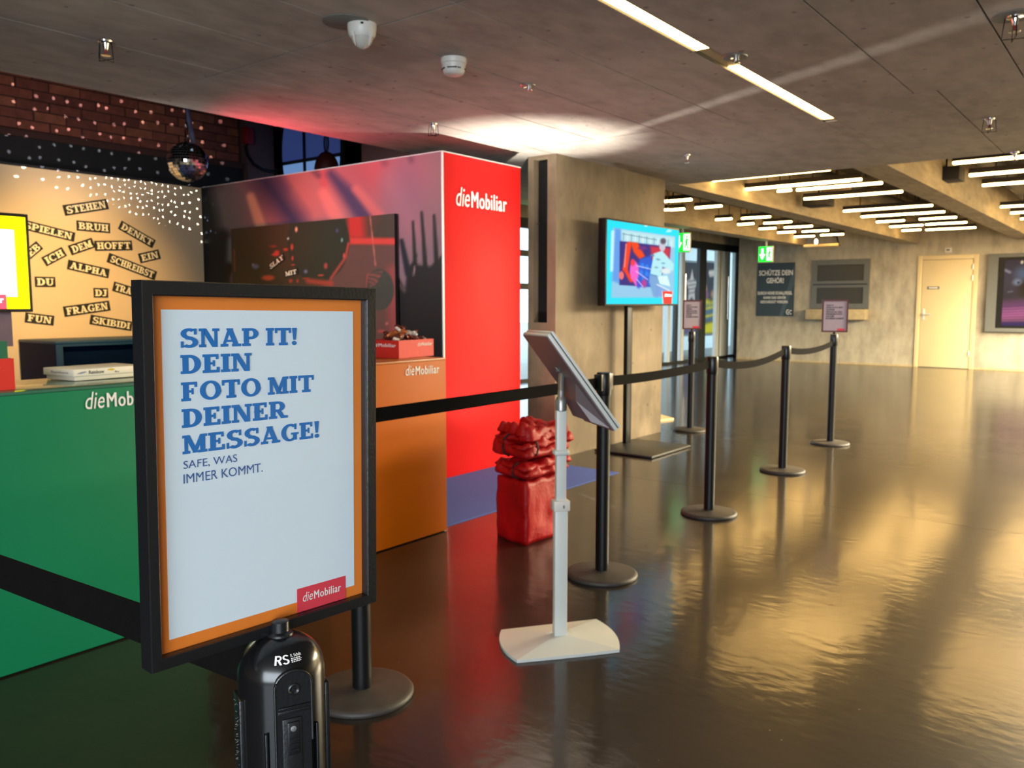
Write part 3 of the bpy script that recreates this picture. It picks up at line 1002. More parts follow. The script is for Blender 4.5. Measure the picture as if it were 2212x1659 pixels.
def concert(s, t):  # print colours with the red booth light mixed in
    P = np.stack([np.full(s.shape, BX), YB + (BY - YB) * s, t * BH], -1)
    u, v = pix(P.reshape(-1, 3))
    x = ((u - 400) * 3.687).reshape(s.shape)
    y = ((v - 200) * 3.687).reshape(s.shape)
    p = Paint(x, y, (128, 100, 108))
    p.ell(1250, 750, 700, 420, (176, 96, 104), 0.6)
    p.ell(900, 780, 260, 300, (190, 100, 96), 0.6, 0.8)
    p.ell(1500, 640, 280, 200, (190, 74, 84), 0.7, 0.8)
    p.ell(1750, 760, 160, 330, (140, 92, 112), 0.6, 0.8)
    p.ell(330, 900, 250, 300, (112, 100, 100), 0.6)
    p.seg(590, 640, 860, 1010, 90, (48, 44, 78), 80, 0.9)
    p.seg(700, 640, 760, 760, 50, (70, 54, 84), 60, 0.6)
    p.seg(520, 830, 610, 1090, 34, (206, 160, 130), 16, 0.95, 44)
    p.seg(1090, 560, 1110, 800, 26, (208, 70, 80), 30, 0.7)
    p.seg(1100, 800, 1230, 1040, 44, (220, 112, 108), 22, 0.9, 60)
    p.seg(1160, 650, 1450, 990, 30, (74, 50, 84), 34, 0.95, 90)
    p.seg(1360, 770, 1560, 1010, 34, (216, 100, 100), 20, 0.9, 46)
    p.seg(1620, 700, 1830, 1100, 70, (168, 104, 116), 60, 0.5)
    p.seg(1000, 600, 1060, 660, 20, (70, 40, 60), 20, 0.6)
    p.seg(1780, 480, 1800, 540, 22, (88, 52, 70), 20, 0.6)
    p.seg(1560, 500, 1590, 560, 24, (110, 52, 66), 24, 0.6)
    # dark left edge with raised arms
    p.poly([(60, 600), (200, 760), (260, 1000), (290, 1200), (300, 1900), (60, 2400)], (20, 24, 30), 50, 0.95)
    p.seg(300, 1150, 300, 1900, 60, (18, 22, 26), 30)
    p.ell(345, 1400, 26, 60, (20, 20, 22), 0.3)
    p.seg(360, 1180, 350, 1330, 26, (120, 130, 140), 20, 0.6)
    # raised hand at the right: fingers, palm, thumb
    black = (12, 11, 13)
    p.poly([(1770, 1400), (1810, 1350), (1850, 1370), (1900, 1380), (1950, 1385), (2015, 1330), (2080, 1250), (2200, 3500), (1500, 3500), (1660, 1480), (1750, 1580)], black, 12)
    p.seg(1812, 1030, 1832, 1400, 9, black, 7, 1, 16)
    p.seg(1882, 955, 1912, 1400, 10, black, 7, 1, 18)
    p.seg(1980, 975, 2003, 1400, 10, black, 7, 1, 20)
    p.seg(1722, 1180, 1775, 1440, 16, (10, 14, 30), 10, 1, 26)
    p.seg(1842, 1290, 1815, 1380, 5, black, 5)
    p.seg(1826, 1390, 1818, 1450, 7, (140, 110, 116), 5)
    p.seg(1690, 1500, 1740, 1590, 20, black, 14)
    p.seg(1700, 1530, 1745, 1580, 12, (140, 108, 112), 12, 0.6)
    return p.c


grid_print('photo_print', 220, 150, (BX + 0.002, YB, 0), (0, BY - YB, 0), (0, 0, BH), concert, vcol_mat('concert_photo_print', 0.55), booth)

# dark magnet picture hung on the photo wall
Yl, Yr, Zt, Zb = 6.60, 4.515, 1.94, 0.80
dp = thing('disco_picture', 'dark red disco ball picture board hung on the concert photo wall', 'picture', (BX, Yr, Zb))
XD = BX - 0.035
B(XD + 0.002, BX - 0.001, Yr, Yl, Zb, Zt).build('board', M['black_paint'], dp)


def disco(s, t):
    P = np.stack([np.full(s.shape, XD), Yl + (Yr - Yl) * s, Zb + t * (Zt - Zb)], -1)
    u, v = pix(P.reshape(-1, 3))
    x = ((u - 400) * 3.687).reshape(s.shape)
    y = ((v - 200) * 3.687).reshape(s.shape)
    p = Paint(x, y, (62, 48, 36))
    p.ell(520, 1300, 260, 300, (56, 42, 28), 0.5)
    p.poly([(1285, 900), (1520, 900), (1560, 1010), (1480, 1160), (1300, 1160)], (196, 44, 42), 20)
    p.poly([(1420, 960), (1720, 930), (1720, 1160), (1440, 1160)], (66, 52, 44), 40, 0.9)
    p.poly([(1180, 1210), (1760, 1190), (1760, 2200), (950, 2200), (1100, 1600)], (96, 62, 58), 40)
    p.seg(1650, 1420, 1670, 2000, 30, (156, 66, 66), 50)
    p.poly([(1310, 1155), (1720, 1160), (1720, 1212), (1310, 1208)], (208, 58, 52), 10)
    p.ell(1060, 1190, 248, 320, (40, 42, 34), 0.02)
    p.seg(1300, 1200, 1280, 1300, 8, (190, 60, 50), 5)
    p.seg(1280, 1310, 1160, 1480, 10, (190, 66, 58), 8, 0.85)
    p.seg(980, 1500, 1160, 1520, 20, (176, 60, 44), 14, 0.85)
    for i in range(40):                                     # chain
        f = i / 40
        p.ell(1470 + 45 * f + 4 * (i % 2), 985 + 400 * f, 6, 5, (200, 110, 96), 0.4, 0.8)
    p.ell(1545, 1570, 118, 165, (58, 60, 54), 0.03)
    for i in range(7):
        p.seg(1450 + i * 4, 1440 + i * 17, 1570 - i * 8, 1430 + i * 15, 3, (190, 74, 72), 4, 0.8)
    p.seg(1450, 1460, 1440, 1560, 6, (170, 60, 60), 5, 0.8)
    p.seg(1400, 1560, 1440, 1700, 5, (120, 60, 60), 8, 0.6)
    p.ell(660, 1475, 50, 20, (206, 74, 44), 0.3)
    for ex, ey, a, b, c in ((730, 1270, 20, 12, (200, 60, 50)), (700, 1225, 30, 7, (150, 50, 40)), (850, 1230, 10, 24, (190, 60, 50)), (720, 1290, 30, 10, (220, 60, 50)), (800, 1250, 20, 8, (190, 60, 50)), (885, 1090, 9, 20, (230, 170, 130)), (820, 1163, 7, 9, (200, 210, 200)), (560, 1385, 26, 18, (110, 110, 140)), (1248, 1175, 7, 16, (120, 160, 150)), (1120, 1380, 14, 24, (170, 60, 60)), (1080, 1455, 22, 6, (190, 70, 60)), (855, 1320, 7, 18, (190, 70, 60)), (840, 1500, 14, 14, (190, 60, 46)), (895, 1500, 9, 12, (190, 60, 46)), (960, 1425, 14, 14, (100, 96, 130)), (1210, 1100, 12, 16, (70, 66, 100)), (1265, 1300, 8, 20, (200, 80, 70)), (860, 1370, 14, 6, (180, 60, 50)), (960, 1480, 26, 8, (150, 50, 40)), (540, 1370, 10, 8, (150, 140, 170)), (1605, 1840, 12, 8, (180, 100, 90)), (1560, 1900, 30, 12, (160, 70, 66))):
        p.ell(ex, ey, a, b, c, 0.4)
    p.seg(390, 1250, 395, 1420, 5, (150, 70, 60), 5, 0.8)
    return p.c


grid_print('picture_print', 200, 110, (XD, Yl, Zb), (0, Yr - Yl, 0), (0, 0, Zt - Zb), disco, vcol_mat('disco_picture_print', 0.45), dp)

# cream wall of the booth, with black word strips on it
cw = thing('cream_wall', 'cream fabric back wall of the booth covered with black word strips', 'booth wall', (2.6, YB, 0))
B(0.2, BX - 0.003, YB, YB + 0.06, 0, BH).build('fabric', M['cream'], cw)
B(0.2, BX - 0.003, YB - 0.004, YB + 0.064, BH, BH + 0.02).build('top_rail', M['black_paint'], cw)


def strip(word, a, b, hpx, plane, axis, zoom, label, group, n_out):
    """word strip from the mid left end a to the mid right end b, both in the coordinates of a zoomed crop"""
    ox, oy, k = zoom
    p0, p1 = (at(ox + q[0] / k, oy + q[1] / k, axis, plane) for q in (a, b))
    m_ = (p0 + p1) / 2
    x = (p1 - p0)
    w = x.length
    x.normalize()
    y = Vector(n_out).cross(x).normalized()
    dep = (m_ - Vector((0, 0, EYE))).dot(FWD)
    h = hpx / k * dep / F_PX
    t = thing('word_strip', label, 'word strip', m_, 0, group)
    mw = frame_mat(m_, x, y)
    B(-w / 2, w / 2, -h / 2, h / 2, 0.0008, 0.004, mw=mw).build('strip', M['black_ink'], t)
    pad = 0.055 * w if len(word) > 3 else 0.09 * w
    mw2 = frame_mat(m_ - x * (w / 2 - pad) - y * (h * 0.34), x, y)
    letters('lettering', slab(word), M['cream_ink'], t, mw2, 0.006, w - 2 * pad, h * 0.68)


Z2 = (0, 400, 4.424)
for word, a, b, h, where in (
        ('STEHEN', (608, 243), (1027, 180), 100, 'topmost on the cream wall'),
        ('SPIELEN', (200, 370), (712, 498), 92, 'its first letter hidden by the yellow screen'),
        ('BRUH', (730, 385), (1050, 412), 96, 'on the cream wall under STEHEN'),
        ('DENKT', (1143, 377), (1470, 565), 88, 'slanting down steeply on the cream wall'),
        ('LIEB', (180, 735), (378, 570), 92, 'half hidden by the yellow screen'),
        ('ICH', (418, 735), (614, 632), 94, 'slanting up left of ALPHA'),
        ('DEM', (665, 625), (893, 548), 96, 'slanting up beside HOFFT'),
        ('HOFFT', (903, 580), (1262, 576), 94, 'lying level right of DEM'),
        ('EIN', (1330, 702), (1524, 658), 92, 'under the end of DENKT'),
        ('SCHREIBST', (1030, 690), (1488, 868), 92, 'the longest, ending at the poster frame'),
        ('ALPHA', (645, 757), (1040, 847), 92, 'slanting down on the cream wall under DEM'),
        ('DU', (332, 923), (528, 926), 98, 'beside the lower edge of the yellow screen'),
        ('DJ', (893, 1028), (1032, 1030), 92, 'the smallest on the cream wall, above FRAGEN'),
        ('TRAUM', (1080, 965), (1380, 1055), 92, 'half hidden by the poster frame'),
        ('FRAGEN', (608, 1210), (1048, 1150), 98, 'slanting up above SKIBIDI'),
        ('SKIBIDI', (860, 1282), (1260, 1350), 92, 'lowest right, touching the poster frame'),
        ('FUN', (238, 1262), (514, 1296), 96, 'lowest left, under the yellow screen')):
    strip(word, a, b, h, YB, 'y', Z2, 'black strip with cream letters %s, %s' % (word, where), 'word strips on the cream wall', (0, -1, 0))
Z4 = (400, 200, 3.687)
strip('SLAY', (673, 1395), (790, 1303), 56, XD - 0.001, 'x', Z4, 'pale word strip SLAY slanting up on the dark disco picture', 'word strips on the disco picture', (-1, 0, 0))
strip('MIT', (793, 1448), (900, 1422), 52, XD - 0.001, 'x', Z4, 'pale word strip MIT on the dark disco picture, right of SLAY', 'word strips on the disco picture', (-1, 0, 0))

# ------------------------------------------------------------------ carpet and counters
cp = tag(MB().prism([(0.6, 3.17, 0), (5.37, 3.17, 0), (5.37, 4.055, 0), (4.394, 4.055, 0), (4.394, 7.05, 0), (0.6, 7.05, 0)], (0, 0, 0.005)).build('booth_carpet', M['mat_blue']), 'blue carpet under the booth counters and the red wall', 'carpet')


def counter(name, label, x0, x1, y0, y1, h, body, top, z0=0.0055):
    t = thing(name, label, 'counter', ((x0 + x1) / 2, y0, z0))
    B(x0, x1, y0, y1, z0, h - 0.012, bev=0.003).build('body', body, t)
    B(x0, x1, y0, y1, h - 0.012, h, bev=0.003).build('top', top, t)
    return t


YC = 3.055
gc = counter('green_counter', 'long green booth counter with white lettering beneath the puzzle box', 0.25, 1.85, YC, YC + 0.46, 0.98, M['green'], M['countertop'])
p0 = at(184.5, 884, 'y', YC)
p1 = at(286.6, 874.5, 'y', YC)
p1 = p0 + (p1 - p0) / 0.645
p1.z = p0.z = (p0.z + at(286.6, 874.5, 'y', YC).z) / 2
logo_at(gc, p0, p1, (0, -1, 0), 0.062)
oc = counter('orange_counter', 'orange booth counter with white lettering carrying the box of chocolates', 2.55, 3.385, 3.11, 3.11 + 0.46, 0.98, M['orange'], M['orange_top'])
logo_at(oc, at(875.5, 811.8, 'y', 3.11), at(948, 805.5, 'y', 3.11), (0, -1, 0), 0.054)
# navy counter against the cream wall
ax = at(120, 738, 'z', 0.98)
bx0, by0 = ax.x, 6.45
bt = thing('navy_counter', 'navy blue open-front counter standing against the cream wall', 'counter', (3.2, by0, 0))
bx0 = at(120, 738, 'y', by0).x
bz = at(120, 738, 'y', by0).z
mb = MB()
mb.box(bx0, bx0 + 0.05, by0, YB - 0.02, 0.0055, bz - 0.02)
mb.box(bx0 + 1.35, bx0 + 1.40, by0, YB - 0.02, 0.0055, bz - 0.02)
mb.box(bx0 + 0.05, bx0 + 1.35, by0, YB - 0.02, bz - 0.04, bz - 0.02)
mb.build('body', M['blue_lip'], bt)
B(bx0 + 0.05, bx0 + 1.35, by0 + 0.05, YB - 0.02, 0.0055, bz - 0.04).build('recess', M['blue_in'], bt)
B(bx0 - 0.004, bx0, by0 + 0.004, YB - 0.02, 0.0055, bz - 0.02).build('side_panel', M['blue'], bt)
B(bx0 - 0.006, bx0 + 1.41, by0 - 0.006, YB - 0.015, bz - 0.02, bz, bev=0.003).build('top', M['blue_lip'], bt)

# ------------------------------------------------------------------ things on the counters
# puzzle box with lid
f0 = at(160, 824.5, 'z', 0.98)
pb = thing('gift_box', 'flat white lidded gift box printed Rainbow on the green counter', 'box', f0, R(6))
mwb = wm(pb)
MB().box(0.008, 0.296, 0.008, 0.206, 0.001, 0.03, bev=0.002, mw=mwb).build('tray', M['box_white'], pb)
MB().box(0, 0.304, 0, 0.214, 0.018, 0.046, bev=0.003, mw=mwb).build('lid', M['box_white'], pb)
mf = mwb @ frame_mat((0, 0, 0.018), (1, 0, 0), (0, 0, 1))
letters('lettering', fit(sans('Rainbow', 0.01), 0.060, 0.124, 0.007, 0.021), M['dark_text'], pb, mf, 0.001)
letters('lettering', fit(sans('Su', 0.01), 0.168, 0.186, 0.006, 0.013), M['dark_text'], pb, mf, 0.001)
letters('swirl_print', [[(0.012, 0.010), (0.03, 0.009), (0.052, 0.016), (0.045, 0.019), (0.028, 0.017), (0.016, 0.013)]], M['bluegrey_deco'], pb, mf, 0.001)
letters('swirl_print', [[(0.136, 0.017), (0.16, 0.014), (0.17, 0.02), (0.155, 0.024), (0.142, 0.022)]], M['yellow_deco'], pb, mf, 0.001)
ms = mwb @ frame_mat((0, 0.214, 0.018), (0, -1, 0), (0, 0, 1))
letters('lettering', fit(sans('Rainbow', 0.01), 0.06, 0.18, 0.010, 0.019), M['bluegrey_deco'], pb, ms, 0.001)


def open_box(name, label, cat, loc, rz, w, d, h, logos, m='red_card'):
    t = thing(name, label, cat, loc, rz)
    mw = wm(t)
    mb = MB()
    e = 0.004
    mb.box(0, w, 0, d, 0.001, e, mw=mw)
    mb.box(0, w, 0, e, e, h, mw=mw).box(0, w, d - e, d, e, h, mw=mw).box(0, e, e, d - e, e, h, mw=mw).box(w - e, w, e, d - e, e, h, mw=mw)
    mb.build('tray', M[m], t)
    ys = max(p[1] for q in logo_polys() for p in q)
    for o_, xa, lw, lh in logos:
        letters('lettering', logo_polys(), M['white_ink'], t, mw @ frame_mat(o_, xa, (0, 0, 1)), 0.001, lw, lh / ys)
    return t


c0 = at(862, 775, 'z', 0.98)
sb = open_box('chocolate_box', 'open red cardboard box heaped with wrapped chocolates on the orange counter', 'box', c0, R(7), 0.315, 0.22, 0.098,
              [((0.165, 0, 0.062), (1, 0, 0), 0.135, 0.022), ((0, 0.19, 0.062), (0, -1, 0), 0.17, 0.022)])
mwc = wm(sb)
protos = []
for i, (m_, sz) in enumerate((('choc_foil', (0.042, 0.03, 0.016)), ('choc_white', (0.045, 0.032, 0.016)), ('choc_brown', (0.046, 0.028, 0.014)))):
    lab = ['copper-foil chocolate in the heap in the red box on the orange counter', 'white-wrapped chocolate in the heap in the red box on the orange counter', 'brown-wrapped chocolate in the heap in the red box on the orange counter'][i]
    t = thing('chocolate', lab, 'chocolate', (0, 0, 0), 0, ['copper chocolates in the red box', 'white chocolates in the red box', 'brown chocolates in the red box'][i])
    B(-sz[0] / 2, sz[0] / 2, -sz[1] / 2, sz[1] / 2, -sz[2] / 2, sz[2] / 2, bev=0.004).build('wrapper', M[m_], t)
    for s_ in (-1, 1):
        tw = MB()
        x0, x1 = s_ * sz[0] / 2, s_ * (sz[0] / 2 + 0.012)
        tw.add([(x0, -0.004, 0), (x0, 0.004, 0), (x1, 0.011, 0.003), (x1, -0.011, -0.003), (x0, 0, 0.004), (x0, 0, -0.004)], [(0, 3, 4), (4, 3, 2), (4, 2, 1), (0, 5, 3), (5, 2, 3), (5, 1, 2)])
        tw.build('twist', M[m_], t)
    protos.append(t)
first = [True] * 3
rr = random.Random(3)
for layer, n, spread in ((0, 24, 0.5), (1, 22, 0.47), (2, 12, 0.36), (3, 4, 0.2)):
    for k in range(n):
        i = rr.choice((0, 0, 1, 2, 2, 1))
        o = protos[i] if first[i] else copy_tree(protos[i])
        first[i] = False
        px, py = 0.1575 + rr.uniform(-spread, spread) * 0.25, 0.11 + rr.uniform(-spread, spread) * 0.16
        o.location = mwc @ Vector((px, py, 0.082 + layer * 0.024 + rr.uniform(-0.004, 0.006)))
        o.rotation_euler = (rr.uniform(-0.7, 0.7), rr.uniform(-0.7, 0.7), rr.uniform(0, 3.1))
# red leaflet box at the left edge, with a green card standing in it
c1 = at(33.5, 842, 'z', 0.98)
rb = open_box('leaflet_box', 'red cardboard box with white lettering beside the gift box on the green counter', 'box', (c1.x - 0.315, c1.y, 0.98), 0, 0.315, 0.2, 0.11,
              [((0.045, 0, 0.060), (1, 0, 0), 0.225, 0.04)])
gcrd = tag(B(c1.x - 0.29, c1.x - 0.012, c1.y + 0.016, c1.y + 0.020, 0.986, 1.150).build('card', M['card_green']), 'green card standing in the red leaflet box', 'card')
t = thing('chocolate', 'copper-foil chocolate lying in the red leaflet box below the yellow screen', 'chocolate', (c1.x - 0.026, c1.y + 0.040, 1.096), 0.4, 'chocolates in the leaflet box')
mwt = wm(t)
MB().box(-0.02, 0.02, -0.012, 0.012, -0.09, 0.012, bev=0.004, mw=mwt).build('wrapper', M['choc_foil'], t)
for dx in (-0.045, -0.09):
    o = copy_tree(t)
    o.location.x += dx
# yellow-bordered screen
YS = 3.80
tr, br_ = at(62, 463, 'y', YS), at(72, 674, 'y', YS)
sw = 0.74
zt, zb_ = tr.z, br_.z
xr = (tr.x + br_.x) / 2
ls = thing('booth_screen', 'lit white screen with a yellow border standing behind the green counter', 'screen', (xr - sw / 2, YS, 0))
B(xr - sw, xr, YS + 0.003, YS + 0.05, zb_, zt, bev=0.003).build('bezel', M['metal_black'], ls)
B(xr - sw + 0.014, xr - 0.014, YS - 0.001, YS + 0.003, zb_ + 0.014, zt - 0.014).build('border', M['screen_yellow'], ls)
B(xr - sw + 0.07, xr - 0.062, YS - 0.003, YS - 0.001, zb_ + 0.065, zt - 0.07).build('picture', M['screen_white'], ls)
xl = at(13, 650, 'y', YS).x
B(xl - 0.20, xl, YS - 0.005, YS - 0.003, zb_ + 0.014, at(5, 636, 'y', YS).z).build('logo_field', M['screen_red'], ls)
logo_at(ls, (xl - 0.185, YS - 0.0052, at(5, 654, 'y', YS).z), (xl - 0.012, YS - 0.0052, at(5, 654, 'y', YS).z), (0, -1, 0), 0.03, M['screen_white'])
xg = at(25, 700, 'y', YS + 0.06).x
B(xg - 0.34, xg, YS + 0.055, YS + 0.11, at(25, 748, 'y', YS + 0.06).z, zb_ + 0.1).build('mount', M['purple_grey'], ls)
B(xg - 0.26, xg - 0.12, YS + 0.06, YS + 0.10, 0.0055, at(25, 748, 'y', YS + 0.06).z).build('pole', M['metal_black'], ls)
B(xg - 0.45, xg + 0.06, YS - 0.1, YS + 0.3, 0.006, 0.02, bev=0.003).build('base', M['metal_black'], ls)

# ------------------------------------------------------------------ mirror ball, cable, pendant
mbp = at(405, 350, 'y', 6.3)
dep = (mbp - Vector((0, 0, EYE))).dot(FWD)
rad = 42.0 / F_PX * dep
ball = thing('mirror_ball', 'mirror ball hanging over the cream wall corner', 'mirror ball', mbp)
mb = MB()
rows = 22
for i in range(rows):
    a0, a1 = math.pi * (i / rows - 0.5), math.pi * ((i + 1) / rows - 0.5)
    n = max(4, int(round(44 * math.cos((a0 + a1) / 2))))
    for k in range(n):
        b0, b1 = 2 * math.pi * (k + 0.04) / n, 2 * math.pi * (k + 0.96) / n
        q = []
        jx, jy = rr.uniform(-0.09, 0.09), rr.uniform(-0.09, 0.09)
        for a, b in ((a0 + 0.008, b0), (a0 + 0.008, b1), (a1 - 0.008, b1), (a1 - 0.008, b0)):
            q.append(mbp + Vector((math.cos(a) * math.cos(b), math.cos(a) * math.sin(b), math.sin(a))) * rad)
        c_ = (q[0] + q[1] + q[2] + q[3]) / 4
        nn = (c_ - mbp).normalized()
        tx = nn.orthogonal().normalized()
        ty = nn.cross(tx)
        q = [p + nn * (jx * (p - c_).dot(tx) + jy * (p - c_).dot(ty)) for p in q]
        mb.add(q, [(0, 1, 2, 3)])
o = mb.build('mirror_tiles', M['mirror'], ball)
o['kind'] = 'stuff'
MB().lathe([(rad * 0.985 * math.cos(R(a)), rad * 0.985 * math.sin(R(a))) for a in range(-89, 90, 8)], mbp, 32).build('core', M['hatch'], ball)
MB().lathe([(0.022, 0), (0.022, 0.03), (0.01, 0.035)], mbp + Vector((0, 0, rad - 0.004)), 14).build('cap', M['chrome'], ball)
MB().tube([mbp + Vector((0.0, 0.018 * math.cos(R(a)), rad + 0.09 + 0.065 * math.sin(R(a)))) for a in range(0, 360, 24)], 0.007, 8, closed=True).build('ring', M['chrome'], ball)
top = at(402, 225, 'y', 6.42)
bot = at(420, 322, 'y', 6.42)
MB().tube([bot, bot + (top - bot) * 3.2], 0.022, 10).build('hanging_rod', mat('blue_lit_rod', (120, 126, 170), 0.5, noise=0.05), ball)  # blue light falling on the rod is put into its colour
MB().tube([mbp + Vector((0, 0, rad + 0.15)), mbp + Vector((0.0, 0.0, 1.2))], 0.003, 6).build('wire', M['metal_black'], ball)
# red plug and black cable at the column
YK = YBR - 0.17
q0 = at(534, 294, 'y', YK)
rp = thing('power_plug', 'red plug with a drooping black cable on the column over the booth', 'plug', q0)
B(q0.x - 0.06, q0.x + 0.06, YK - 0.05, YK + 0.028, q0.z - 0.09, q0.z + 0.09, bev=0.02).build('plug_body', M['red_plug'], rp)
pts = [at(*p, 'y', YK) for p in ((530, 316), (534, 335), (548, 355), (566, 366), (585, 371), (600, 369), (610, 361), (618, 345))]
MB().tube([q0 + Vector((0, 0, -0.08))] + pts, 0.017, 8).build('cable', M['metal_black'], rp)
pdn = at(706, 372, 'x', 5.3)
pe = thing('pendant_lamp', 'dark round pendant shade hanging in front of the blue window', 'lamp', pdn)
sc_ = (pdn - Vector((0, 0, EYE))).dot(FWD) / F_PX
MB().lathe([(27 * sc_ * math.cos(R(a)), 44 * sc_ * math.sin(R(a))) for a in range(0, 90, 9)] + [(0.01, 44 * sc_)], pdn, 24).build('shade', M['pendant'], pe)
MB().tube([pdn + Vector((0, 0, 43 * sc_)), pdn + Vector((0, 0, 1.4))], 0.006, 6).build('cord', M['metal_black'], pe)
MB().tube([pdn + Vector((0, 0.03 * math.cos(R(a)), 62 * sc_ + 0.10 * math.sin(R(a)))) for a in range(0, 360, 30)], 0.008, 6, closed=True).build('link', M['metal_black'], pe)

# ------------------------------------------------------------------ barrier posts and belts
POST_H = 0.962


def post(x, y, label, h=POST_H, clips=(), rad=0.0315):
    t = thing('barrier_post', label, 'barrier post', (x, y, 0), 0, 'black belt barrier posts')
    MB().lathe([(0.166, 0.001), (0.168, 0.006), (0.168, 0.012), (0.163, 0.019), (0.15, 0.023), (0.05, 0.026), (0.034, 0.03)], (x, y, 0), 56).build('base', M['rubber'], t)
    MB().lathe([(rad, 0.028), (rad, h - 0.10)], (x, y, 0), 28).build('pole', M['metal_black'], t)
    MB().lathe([(rad + 0.001, h - 0.105), (rad + 0.004, h - 0.10), (rad + 0.004, h - 0.008), (rad, h)], (x, y, 0), 28).build('head', M['plastic_black'], t)
    for k, a in enumerate(clips):
        mw = Matrix.Translation((x, y, 0)) @ Matrix.Rotation(a, 4, 'Z')
        MB().box(rad, rad + 0.024, -0.02, 0.02, h - 0.082, h - 0.006, bev=0.003, mw=mw).build('belt_clip', M['plastic_black'], t)
    return t


PP = [Vector((1.756, 1.996, 0)), Vector((3.263, 2.011, 0)), Vector((4.647, 2.106, 0)), Vector((6.197, 2.216, 0)), Vector((7.687, 2.317, 0))]
ang = lambda a, b: math.atan2(b.y - a.y, b.x - a.x)
post(PP[0].x, PP[0].y, 'black barrier post with round base half hidden behind the orange-bordered poster', clips=(ang(PP[0], PP[1]),))
post(PP[1].x, PP[1].y, 'black barrier post just behind the white tablet stand', clips=(ang(PP[1], PP[0]), ang(PP[1], PP[2])))
post(PP[2].x, PP[2].y, 'second black barrier post beyond the tablet stand, in front of the pillar edge', clips=())
post(PP[3].x, PP[3].y, 'third black barrier post beyond the tablet stand, alone on the open floor')
post(PP[4].x, PP[4].y, 'last black barrier post of the belt line, carrying a framed notice', h=1.0)
P5 = Vector((7.635, 3.686, 0))
post(P5.x, P5.y, 'black barrier post with a framed notice, beside the pillar and glass front', h=1.0)


def belt(a, b, z0, z1, sag, label, r0=0.036, r1=0.036):
    a, b = Vector(a), Vector(b)
    d = (b - a)
    d.z = 0
    u = d.normalized()
    nrm = Vector((-u.y, u.x, 0)) * 0.001
    a2, b2 = a + u * r0, b - u * r1
    mb = MB()
    n = 14
    v, f = [], []
    for i in range(n + 1):
        t = i / n
        p = a2 + (b2 - a2) * t
        s_ = -4 * sag * t * (1 - t)
        for q in (-nrm, nrm):
            for z in (z0, z1):
                v.append((p.x + q.x, p.y + q.y, z + s_))
    for i in range(n):
        k = 4 * i
        f += [(k, k + 4, k + 5, k + 1), (k + 2, k + 3, k + 7, k + 6), (k, k + 2, k + 6, k + 4), (k + 1, k + 5, k + 7, k + 3)]
    f += [(0, 1, 3, 2), (4 * n, 4 * n + 2, 4 * n + 3, 4 * n + 1)]
    mb.add(v, f)
    o = mb.build('barrier_belt', M['belt'])
    return tag(o, label, 'belt', 'black barrier belts')


belt(PP[0], PP[1], 0.893, 0.941, 0.0, 'black belt stretched from behind the poster past the red wall to the tablet stand', 0.058, 0.058)
belt(PP[1], PP[2], 0.895, 0.942, 0.012, 'black belt from the post behind the tablet stand to the next post, across the pillar', 0.058, 0.037)
belt(PP[2], PP[3], 0.898, 0.945, 0.05, 'black belt sagging between the second and third posts beyond the tablet stand', 0.037, 0.037)
belt(PP[3], PP[4], 0.90, 0.948, 0.035, 'black belt sagging up to the last post with the framed notice', 0.037, 0.037)


def notice(x, y, z0, w, h, yaw, label, paper):
    """small framed notice on a post"""
    t = thing('notice_frame', label, 'notice', (x, y, z0), yaw, 'framed notices on barrier posts')
    mw = wm(t)
    mb = MB()
    e = 0.014
    for q in ((-w / 2, w / 2, 0, e), (-w / 2, w / 2, h - e, h), (-w / 2, -w / 2 + e, e, h - e), (w / 2 - e, w / 2, e, h - e)):
        mb.box(q[0], q[1], -0.008, 0.008, q[2], q[3], mw=mw)
    mb.build('frame', M['maroon'], t)
    MB().box(-w / 2 + e, w / 2 - e, -0.002, 0.004, e, h - e, mw=mw).build('paper', M[paper], t)
    MB().lathe([(0.012, -0.018), (0.012, 0.001)], (0, 0, 0), 12, mw=mw).build('neck', M['metal_black'], t)
    mf = mw @ frame_mat((-w / 2 + 0.035, -0.002, 0), (1, 0, 0), (0, 0, 1))
    lw = (0.42, 0.95, 0.5, 0.92, 0.95, 0.45, 1.0)
    words_ = ('SNAP IT!', 'DEIN FOTO MIT', 'DEINER', 'MESSAGE UND', 'DEINEM FOTO', 'SAFE,', 'WAS IMMER KOMMT.')
    for i, (k, wd) in enumerate(zip(lw, words_)):
        y0 = h - 0.058 - i * 0.0195
        letters('lettering', [[(px * (w - 0.075) * k, y0 + py * 0.0135) for px, py in q] for q in slab(wd)], M['dark_text'], t, mf, 0.001)
    MB().box(w / 2 - e - 0.075, w / 2 - e - 0.01, -0.003, -0.0021, e, e + 0.02, mw=mw).build('logo_field', M['logo_red'], t)
    return t


yw = lambda x, y: math.atan2(y, x) - math.pi / 2
notice(7.687, 2.317, 1.02, 0.222, 0.292, yw(7.687, 2.317) + 0.12, 'framed mauve notice on the last post of the belt line, before the serving hatch', 'mauve_paper')
notice(7.635, 3.686, 1.02, 0.19, 0.292, yw(7.635, 3.686) + 0.2, 'framed brownish notice on the post before the glass front', 'mauve_paper')

